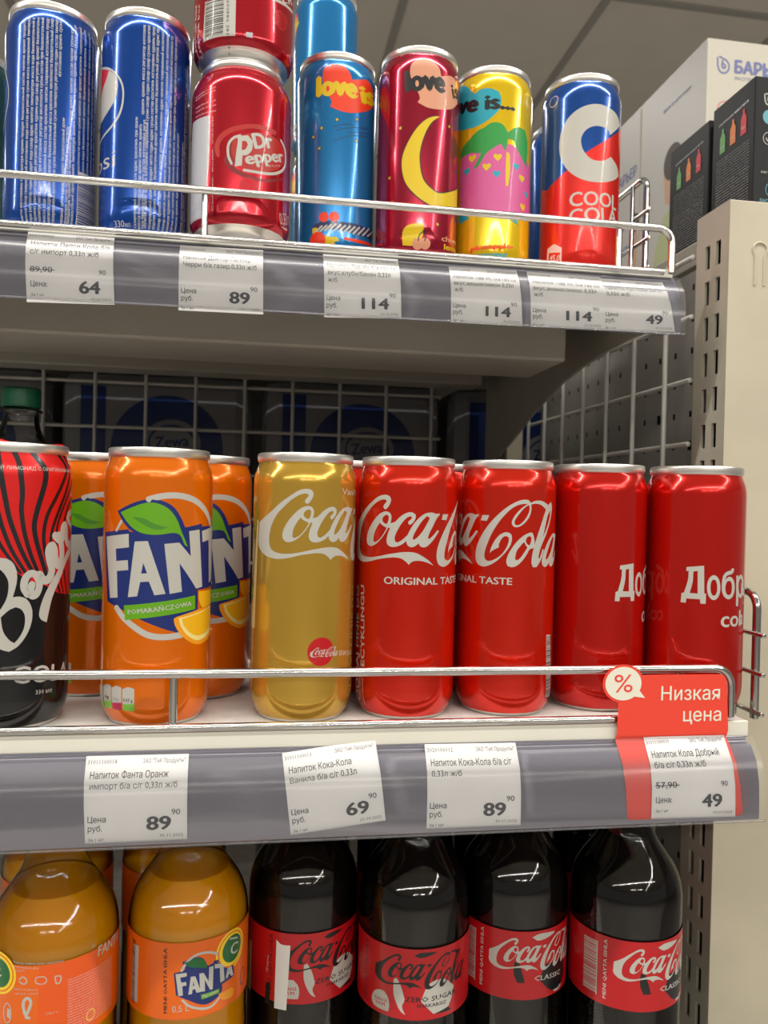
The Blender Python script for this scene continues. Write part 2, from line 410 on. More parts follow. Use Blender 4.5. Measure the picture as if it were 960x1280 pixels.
ART = json.loads(r'''{"coca":[["p","white",1,[[-18.2,124.2],[-22.0,123.5],[-26.5,120.8],[-32.6,116.5],[-39.0,111.4],[-48.5,105.5],[-48.8,99.4],[-48.8,93.3],[-44.1,88.8],[-38.3,86.9],[-33.7,86.4],[-27.3,87.2],[-21.4,88.7],[-15.6,89.7],[-11.6,90.0],[-8.3,89.5],[-5.7,87.9],[-4.0,86.2],[-2.9,87.5],[-0.6,88.4],[2.6,88.4],[6.1,87.6],[10.3,85.9],[6.8,88.9],[3.2,91.1],[-0.1,92.7],[-4.0,93.2],[-7.8,93.0],[-11.6,92.4],[-16.3,91.5],[-21.4,90.3],[-27.3,89.4],[-32.6,89.5],[-36.8,90.7],[-39.1,93.2],[-39.5,98.5],[-38.0,104.5],[-34.9,109.9],[-30.8,114.2],[-26.4,118.2],[-22.7,120.6],[-19.9,121.6],[-18.2,121.6],[-17.2,120.8],[-17.8,119.9],[-19.0,118.4],[-19.3,117.4],[-18.5,116.3],[-17.3,116.5],[-16.0,118.1],[-15.0,120.1],[-14.8,122.0],[-15.9,123.6]]],["p","white",1,[[-18.4,115.0],[-21.3,113.8],[-25.3,110.2],[-28.9,105.5],[-31.0,100.8],[-30.9,97.6],[-29.0,95.8],[-26.6,95.7],[-23.6,97.0],[-20.2,100.0],[-16.7,105.0],[-14.7,109.2],[-14.3,112.4],[-15.2,114.3],[-16.9,115.0]],
[[-21.2,108.9],[-20.4,107.9],[-17.8,106.5],[-16.9,106.1],[-18.8,102.7],[-21.7,99.3],[-24.5,97.8],[-25.6,98.5],[-25.1,102.4],[-23.1,106.4]],
[[-19.6,111.3],[-18.3,112.8],[-16.9,113.3],[-15.8,112.5],[-16.0,110.1],[-16.9,108.2],[-18.2,108.5],[-19.5,109.7]]],["p","white",1,[[-15.5,108.5],[-12.4,109.4],[-9.5,112.2],[-6.0,114.5],[-2.9,114.9],[-0.9,113.7],[-1.0,111.5],[-2.4,109.2],[-3.8,108.1],[-4.8,108.5],[-4.9,109.8],[-3.4,111.1],[-2.8,112.2],[-3.8,112.8],[-5.7,111.9],[-8.5,108.7],[-10.9,104.5],[-12.2,101.0],[-11.9,98.8],[-10.5,98.2],[-7.9,99.8],[-4.8,102.8],[-4.8,100.9],[-7.2,97.9],[-10.4,96.2],[-13.4,95.7],[-15.6,96.4],[-16.8,98.4],[-16.4,102.1],[-15.0,105.7],[-15.9,106.6]]],["p","white",1,[[8.9,115.0],[5.4,114.7],[2.0,112.8],[-1.8,108.6],[-4.8,103.1],[-5.7,99.3],[-5.0,97.0],[-3.1,95.9],[-0.8,96.5],[1.1,98.1],[1.9,96.7],[3.5,95.9],[5.9,96.4],[9.4,99.5],[12.0,102.7],[13.6,105.0],[12.2,105.2],[10.0,102.7],[7.5,100.6],[6.4,100.8],[7.1,103.3],[9.2,107.2],[11.7,111.7],[13.9,114.0],[13.8,114.6],[11.2,114.4]],
[[6.5,112.6],[5.4,113.0],[2.8,110.3],[0.2,106.4],[-1.9,102.2],[-2.2,100.3],[-1.6,99.9],[0.4,101.3],[3.6,105.2],[6.2,109.7],[7.2,111.9]]],["p","white",1,[[16.3,114.2],[20.6,114.2],[19.2,110.9],[15.3,111.2]]],["t","white",1,"ORIGINAL TA",[-14.4,76.3],[31.2,76.0],3.8,1],["p","white",1,[[39.9,123.4],[34.6,121.5],[29.5,118.1],[24.4,113.4],[19.7,108.0],[15.8,102.2],[13.2,96.7],[12.3,92.7],[12.6,88.7],[14.2,86.1],[17.4,85.0],[20.7,85.7],[24.4,87.7],[27.6,90.5],[30.8,94.2],[32.9,97.5],[33.7,100.8],[33.4,103.5],[31.8,104.7],[29.5,104.7],[26.9,103.3],[24.1,99.9],[22.1,95.8],[21.4,92.8],[22.8,94.2],[26.8,96.4],[26.4,97.3],[27.7,100.7],[29.3,102.4],[30.9,102.7],[32.0,101.8],[31.9,99.2],[30.4,95.5],[27.9,92.1],[24.3,89.4],[20.9,88.3],[18.9,89.1],[18.2,91.0],[18.6,94.4],[20.0,98.4],[21.9,103.1],[24.5,107.8],[28.3,113.2],[32.8,117.9],[36.6,120.2],[40.0,121.0],[42.1,121.0],[43.5,122.7]]],["p","white",1,[[43.5,121.7],[39.4,119.0],[35.8,115.3],[33.7,111.7],[33.6,109.4],[35.0,108.0],[37.3,108.0],[40.3,109.8],[43.4,113.5],[44.7,117.5],[44.6,121.1]],
[[42.8,120.4],[40.1,118.4],[36.8,114.3],[35.1,111.4],[35.1,109.5],[36.3,108.9],[38.6,109.8],[41.6,113.1],[43.5,117.1],[43.6,119.8]]],["p","white",1,[[39.9,123.4],[42.7,123.2],[44.4,121.7],[47.3,122.9],[51.5,123.0],[56.6,121.3],[61.2,118.7],[58.2,115.7],[54.5,119.0],[50.7,120.9],[47.3,121.3],[44.6,120.8],[42.1,121.0]]],["p","white",1,[[44.7,105.0],[41.1,103.6],[37.1,100.3],[33.6,95.6],[31.6,91.6],[30.9,88.3],[31.6,86.0],[33.9,85.3],[36.8,86.2],[40.1,89.2],[42.8,93.1],[44.2,95.4],[46.9,96.4],[47.6,97.8],[46.7,103.0],[45.9,104.7]],
[[41.3,98.7],[42.8,96.4],[38.7,90.5],[36.8,89.1],[35.7,90.1],[36.6,94.4],[39.2,98.0],[40.9,99.7]],
[[44.0,103.0],[45.2,102.3],[45.0,99.7],[44.2,97.7],[42.7,98.4],[41.8,100.3],[42.6,102.3]]],["t","white",1,"STE",[35.1,75.6],[47.0,75.2],3.8,1],["t","white",1,"TA",[24.3,75.8],[32.5,75.7],3.5,1],["p","white",1,[[60.6,122.6],[56.6,119.6],[51.6,109.0],[47.1,96.8],[45.6,88.4],[46.6,85.4],[49.1,85.4],[52.1,89.2],[54.6,94.9],[53.6,95.7],[51.2,90.0],[50.3,91.1],[52.1,96.8],[56.6,104.4],[60.6,112.8],[62.1,119.6]],
[[60.4,119.6],[57.1,113.9],[53.6,102.5],[56.6,107.4],[59.6,113.9]]],["p","white",1,[[67.7,104.5],[64.2,104.2],[60.8,102.3],[57.0,98.1],[54.0,92.6],[53.1,88.8],[53.8,86.5],[55.7,85.4],[58.0,86.0],[59.9,87.6],[60.7,86.2],[62.3,85.4],[64.7,85.9],[68.2,89.0],[70.8,92.2],[72.4,94.5],[71.0,94.7],[68.8,92.2],[66.3,90.1],[65.2,90.3],[65.9,92.8],[68.0,96.7],[70.5,101.2],[72.7,103.5],[72.6,104.1],[70.0,103.9]],
[[65.3,102.1],[64.2,102.5],[61.6,99.8],[59.0,95.9],[56.9,91.7],[56.6,89.8],[57.2,89.4],[59.2,90.8],[62.4,94.7],[65.0,99.2],[66.0,101.4]]]],"colaside":[["t","white",1,"ODDAJ MNIE DO",[-35.8,7.1],[-39.8,72.6],4.9,1],["t","white",1,"RECYKLINGU",[-30.6,22.6],[-32.7,73.3],3.8,1],["t","white",1,"DO PRZETWORZENIA",[-33.6,5.2],[-34.4,21.6],1.7,0],["t","white",1,"ZWROC OPAKOWANIE",[-31.0,5.8],[-31.6,21.1],1.5,0],["p","white",1,[[59.3,46.3],[64.8,45.6],[68.3,8.7],[60.5,10.2]]]],"gold":[["t","white",1,"Vanilla",[20.3,123.8],[39.8,123.4],3.4,0],["c","cokered",1,[9.0,39.1],7.699999999999996],["t","white",1,"ВКУС",[21.0,36.0],[35.3,34.1],2.5,0],["p","goldlight",1,[[-33.4,108.8],[-32.0,108.8],[-34.1,49.5],[-39.4,48.7]]],["t","white",1,"Безалкогольный напиток",[-36.9,6.7],[-35.8,49.3],4.3,0]],"fanta":[["p","blue",1,[[-31.8,100.7],[-12.3,103.0],[-11.6,101.8],[-7.4,101.6],[16.6,104.3],[28.7,106.4],[29.0,104.8],[46.8,105.1],[46.8,71.9],[26.5,70.9],[26.8,61.3],[24.9,55.7],[17.9,50.6],[14.7,49.3],[-4.3,56.4],[-13.9,60.9],[-27.2,64.9]]],["p","blue",1,[[-19.6,112.2],[-11.5,116.0],[-4.9,118.2],[0.7,118.8],[6.8,117.4],[11.1,114.7],[14.5,110.1],[17.4,104.0],[20.1,93.8],[16.8,93.9],[12.9,99.7],[-0.3,99.2],[-6.7,100.5],[-12.0,103.2],[-16.4,107.7]]],["p","green",2,[[-17.4,111.6],[-9.9,114.6],[-4.1,116.6],[0.7,117.0],[5.5,115.6],[9.4,112.9],[12.7,108.3],[15.1,102.6],[19.1,94.2],[17.2,95.3],[14.4,100.4],[10.7,101.5],[5.1,100.7],[-0.3,100.5],[-5.2,101.3],[-9.7,103.6],[-13.8,107.4]]],["p","darkgreen",3,[[-10.4,109.4],[-4.7,109.0],[0.9,106.3],[5.0,105.0],[8.1,104.5],[5.1,103.4],[1.0,103.3],[-3.2,105.2],[-6.8,107.2]]],["p","white",2,[[-29.6,98.5],[-12.1,100.7],[-11.8,93.7],[-20.3,92.6],[-19.8,86.3],[-12.3,87.1],[-11.9,82.0],[-19.2,81.1],[-18.3,67.4],[-24.3,66.7]]],["p","white",2,[[-8.6,96.8],[-1.8,97.2],[7.5,70.0],[2.0,69.3],[-0.9,76.4],[-5.3,76.0],[-6.7,68.7],[-11.8,68.0]],
[[-3.9,85.9],[-1.9,80.6],[-4.9,80.4]]],["p","white",2,[[6.4,95.8],[14.1,96.5],[21.1,89.1],[19.7,102.4],[26.8,103.2],[30.2,72.4],[25.2,71.8],[14.5,85.7],[16.2,70.8],[9.6,69.9]]],["s","white",1,3.2,[[-1.7,118.7],[4.7,120.4],[11.0,121.0],[17.0,120.4],[23.1,118.6],[29.6,114.9],[35.0,110.5],[39.0,105.9]],0],["s","white",1,1.6,[[-16.8,107.0],[-20.1,102.2]],0],["s","white",1,3.2,[[-18.9,62.0],[-14.2,57.3],[-7.8,52.7],[-1.4,49.0],[4.1,47.7],[10.4,47.6],[16.7,48.2]],0],["p","green",2,[[-14.1,63.6],[24.5,68.3],[24.9,61.0],[-13.3,56.1]]],["t","white",3,"POMARAŃCZOWA",[-11.6,59.1],[22.4,63.1],2.5,1],["p","rind",3,[[12.0,56.8],[13.8,57.8],[29.1,60.7],[42.8,61.3],[46.8,45.0],[35.9,42.7],[27.4,41.8],[21.4,44.0],[16.3,47.9],[12.8,53.2]]],["p","pith",4,[[14.6,57.0],[40.7,61.0],[42.3,46.9],[32.4,44.4],[26.2,44.1],[20.0,47.5],[16.2,52.2]]],["p","flesh",5,[[16.5,56.5],[39.8,60.5],[40.2,49.1],[32.3,47.0],[26.2,46.7],[21.3,49.1],[17.8,52.8]]],["p","flesh",3,[[27.1,70.1],[44.5,69.9],[43.9,61.9],[30.4,61.0],[27.8,64.9]]],["p","white",1,[[-39.9,17.5],[-36.0,19.3],[-30.6,19.4],[-30.4,11.5],[-40.0,9.4]]],["p","boxgreen",1,[[-40.0,9.4],[-30.4,11.5],[-30.4,7.3],[-40.0,5.8]]],["p","white",1,[[-29.7,19.8],[-25.4,21.5],[-22.0,21.1],[-21.9,13.3],[-29.3,12.0]]],["p","boxgreen",1,[[-29.3,12.0],[-21.9,13.3],[-21.9,9.1],[-29.1,8.5]]],["p","white",1,[[-21.5,20.1],[-17.9,21.6],[-14.6,21.0],[-14.6,13.2],[-21.2,12.4]]],["p","crimson",1,[[-21.2,12.4],[-14.6,13.2],[-14.6,9.1],[-21.1,8.9]]],["p","white",1,[[-14.1,20.3],[-10.5,21.6],[-7.2,20.8],[-7.1,13.1],[-13.9,12.6]]],["p","boxgreen",1,[[-13.9,12.6],[-7.1,13.1],[-7.1,9.0],[-13.8,9.2]]],["t","black",2,"0,07 g",[-13.5,13.9],[-8.1,13.9],1.8,1],["t","black",2,"0g",[-27.8,13.6],[-23.5,14.2],1.9,1],["t","grey",2,"14g",[-20.0,13.7],[-16.1,13.9],1.9,1]],"bon":[["p","bonred",1,[[-7.5,150.5],[-6.4,95.4],[2.4,88.3],[5.5,84.4],[10.1,80.4],[14.3,77.5],[18.2,75.0],[25.5,72.8],[33.2,68.7],[51.4,66.1],[51.5,105.3],[51.5,129.8],[46.4,144.2],[38.9,146.6],[22.6,145.3],[11.6,145.4],[1.3,146.9]]],["s","black",2,[2.8,1.8],
[[5.7,144.6],[9.9,136.6],[11.3,128.3],[12.0,119.8],[11.7,111.4],[13.4,100.1],[16.3,89.9],[19.8,81.2],[21.6,76.6]],0],["s","black",2,[3.3,2.1],
[[15.3,144.5],[19.8,137.7],[23.2,132.8],[23.3,127.0],[21.4,119.5],[19.2,111.5],[17.9,104.1],[18.9,97.2],[21.4,88.6],[24.0,81.0],[26.1,74.5]],0],["s","black",2,[3.0,1.9],
[[-1.2,144.5],[-0.1,139.0],[1.6,132.4],[2.8,125.2],[4.4,116.8],[6.1,108.5],[8.8,100.1],[12.5,90.5],[17.5,80.8],[20.4,77.2]],0],["s","black",2,[2.6,1.7],
[[31.0,144.8],[36.8,138.8],[39.4,134.2],[35.1,126.3],[30.1,118.5],[25.3,110.4],[23.2,102.9],[23.1,95.4],[25.2,85.6],[28.2,76.7],[30.6,70.7]],0],["s","black",2,[2.3,1.5],
[[39.1,142.5],[44.0,135.6],[39.9,124.7],[32.8,112.7],[28.3,102.8],[27.0,94.2],[28.8,82.5],[32.2,73.5],[34.1,69.2]],0],["s","black",2,[1.7,1.1],
[[48.6,127.9],[38.9,117.5],[32.1,106.3],[30.7,97.0],[32.8,82.2],[37.2,68.8]],0],["s","black",2,[1.7,1.1],
[[51.5,120.0],[41.9,114.5],[36.9,105.6],[35.2,93.8],[38.0,78.9],[41.2,67.8]],0],["s","black",2,[2.4,1.5],
[[-1.4,122.3],[0.9,111.2],[4.2,100.1],[7.9,91.1],[13.8,80.9],[16.0,77.4]],0],["s","black",2,[2.2,1.4],
[[-3.3,111.1],[-1.0,102.8],[2.3,94.5],[7.0,87.2],[11.7,80.4]],0],["s","black",2,[1.0,0.6],
[[51.5,111.4],[44.9,99.4],[41.8,87.5],[46.5,67.2]],0],["t","white",3,"ЫЙ ЛИМОНАД С ОРИГИНАЛЬНЫМ",[-0.5,132.0],[44.8,131.9],1.7,0],["p","white",3,[[-17.9,85.2],[-7.8,90.1],[2.4,87.9],[5.8,87.3],[8.5,85.0],[10.1,80.5],[10.1,75.2],[8.5,68.2],[11.6,68.4],[15.1,66.8],[17.5,62.0],[17.6,56.0],[15.4,49.3],[11.3,43.6],[7.3,41.0],[3.2,42.5],[-1.1,47.0],[-5.6,57.4],[-5.1,70.0]],
[[-1.0,80.5],[2.5,82.1],[4.6,79.8],[6.3,76.1],[6.4,71.6],[5.5,67.1],[2.8,61.9],[0.1,59.0],[-2.5,64.9]],
[[3.2,58.2],[6.9,61.8],[9.9,63.2],[12.4,62.0],[14.2,58.5],[13.9,52.5],[11.9,48.1],[9.6,45.2],[7.2,46.9],[4.4,51.4]]],["s","white",3,3.6,[[15.4,69.4],[13.6,72.9],[14.3,77.7],[17.0,79.9],[19.7,78.3],[21.1,74.0],[19.8,69.5],[17.6,68.5],[16.7,71.2],[17.3,74.2]],0],["s","white",3,4.2,[[21.0,79.0],[22.9,76.5],[25.7,76.1],[28.1,80.5],[26.5,86.7],[26.0,91.4],[27.8,93.6],[29.5,92.0],[30.5,86.5],[32.2,83.3],[34.0,84.0],[35.4,88.6],[34.7,94.1],[32.9,98.9]],0],["s","white",3,4.2,[[29.9,98.7],[33.3,96.3],[35.6,97.4],[36.0,102.7],[38.2,103.8],[39.8,96.0],[44.2,93.4],[51.5,97.3],[47.8,102.3]],0],["s","white",3,3.4,[[51.5,101.6],[41.5,106.7],[42.2,109.7],[46.7,110.6]],0],["p","white",3,[[47.5,95.1],[39.7,89.1],[34.0,82.4],[26.9,73.6],[22.7,65.4],[21.2,58.7],[22.5,55.9],[25.5,54.4],[26.7,59.7],[28.9,67.2],[34.2,76.1],[39.9,84.3],[51.5,91.7]]],["t","white",2,"COLA",[8.6,25.1],[43.2,22.6],8.5,1],["t","white",2,"330 мл",[20.2,18.1],[29.5,17.7],2.2,0]],"dobry":[["p","white",1,[[-19.2,86.6],[-9.7,87.8],[-9.2,71.7],[-8.2,71.7],[-8.3,65.8],[-11.1,65.7],[-11.5,68.3],[-18.9,68.3],[-19.1,65.8],[-22.0,65.9],[-21.6,71.2],[-20.2,71.7],[-18.2,79.4],[-18.0,84.4],[-19.3,84.3]],
[[-15.4,84.2],[-15.7,77.9],[-17.1,71.6],[-12.8,71.5],[-13.1,84.7]]],["t","white",1,"о",[-7.6,68.6],[0.2,68.8],17.1,1],["t","white",1,"бр",[1.1,69.0],[21.6,69.5],16.4,1],["t","white",1,"col",[0.9,52.5],[17.9,52.7],9.2,1]],"pepsi":[["p","white",1,[[-39.6,113.7],[-34.8,112.6],[-25.9,109.4],[-19.8,106.1],[-14.2,100.8],[-10.9,94.5],[-10.2,86.7],[-11.6,78.5],[-15.6,71.9],[-22.2,67.3],[-31.0,64.6],[-39.6,62.2],[-39.6,64.0],[-29.4,66.5],[-21.3,69.5],[-15.7,74.3],[-12.7,79.8],[-11.4,87.4],[-12.2,94.6],[-15.6,100.5],[-20.6,105.1],[-25.8,107.6]]],["p","pred",1,[[-39.6,113.0],[-32.0,110.0],[-23.1,106.3],[-26.8,101.1],[-34.8,94.6],[-39.6,90.4],[-39.5,90.2],[-39.5,106.0]]],["p","white",1,[[-23.1,106.3],[-18.8,103.5],[-15.6,99.8],[-15.0,93.2],[-16.8,86.4],[-22.7,80.6],[-30.0,76.9],[-39.6,75.6],[-39.5,85.3],[-34.8,94.6],[-26.8,101.1]]],["t","white",1,"psi",[-39.4,43.5],[-15.7,44.0],10.7,0],["t","white",1,"330",[-16.6,5.6],[-9.1,5.4],3.9,0],["t","white",1,"мл",[-8.6,5.3],[-5.0,5.3],3.1,0]],"pepsitext":[[1.8,133.2,76.3],[-1.9,74.3,4.9],[0.7,70.3,4.4],[4.6,133.2,5.3],[7.5,133.2,5.1],[10.1,132.8,5.5],[13.4,132.2,5.5],[16.6,131.6,5.6],[19.7,131.8,6.0],[22.9,132.7,6.3],[26.3,71.6,7.2],[3.0,73.0,5.0],[31.2,67.7,8.3],[33.4,100.7,8.5],[35.8,120.5,9.0]],"pepsi1":[["p","white",1,[[23.9,42.5],[44.7,44.3],[47.1,11.8],[23.4,6.2]]],["s","white",1,1.0,[[-30.8,103.8],[-25.7,93.8],[-25.2,83.3],[-31.7,71.7],[-36.7,66.7]],0]],"pepsi1text":[[-11.2,132.6,6.2],[-8.1,132.7,5.9],[-5.1,132.8,5.8],[-2.3,132.9,5.9],[0.4,133.2,6.0],[3.3,133.4,5.7],[6.0,133.7,5.7],[8.7,133.8,5.8],[11.0,133.9,98.4],[13.8,73.1,6.3],[16.3,68.2,6.4],[18.1,131.0,6.0],[20.4,134.9,6.0],[24.2,135.1,42.6],[27.7,135.2,42.7],[31.6,135.6,43.5],[35.3,135.4,44.3],[38.5,134.8,44.8]],"pepsi1bar":[[24.2,40.9],[42.9,43.5],[23.7,6.9]],"dr":[["p","drdark",1,[[-9.0,51.3],[-3.2,44.0],[5.3,40.0],[17.1,39.4],[35.3,46.9],[30.6,42.6],[17.1,37.6],[4.2,37.4],[-5.6,41.5],[-10.2,47.6]]],["p","drring",1,[[-15.6,51.7],[-16.4,59.2],[-11.2,66.0],[-0.2,70.5],[13.5,73.0],[25.6,72.8],[24.0,69.7],[12.2,69.9],[1.1,67.8],[-8.6,63.5],[-13.0,58.2],[-12.8,51.5],[-13.5,49.7]]],["p","drring",1,[[-5.9,54.9],[-4.2,61.0],[4.8,65.6],[16.4,68.3],[25.8,67.8],[34.5,63.8],[32.4,54.0],[21.4,45.7],[6.5,42.6],[-2.0,45.3]]],["p","drdark",2,[[-8.2,54.9],[-6.1,61.6],[-3.1,64.2],[-4.8,58.6],[-5.2,52.5],[-2.0,45.3],[-5.7,46.4]]],["s","white",2,1.6,[[-5.1,45.8],[-7.3,51.2],[-7.2,58.0],[-4.2,62.0],[-0.0,63.8]],0],["s","white",2,1.8,[[2.9,42.3],[11.6,42.4],[21.4,44.1],[30.3,48.8],[35.5,55.3],[35.0,64.0],[29.6,68.7]],0],["p","white",3,[[-2.4,63.0],[4.8,64.6],[8.0,61.3],[7.5,55.7],[4.5,52.1],[1.7,51.5],[1.3,45.0],[-3.0,44.0],[-2.2,53.8],[-1.4,61.2]],
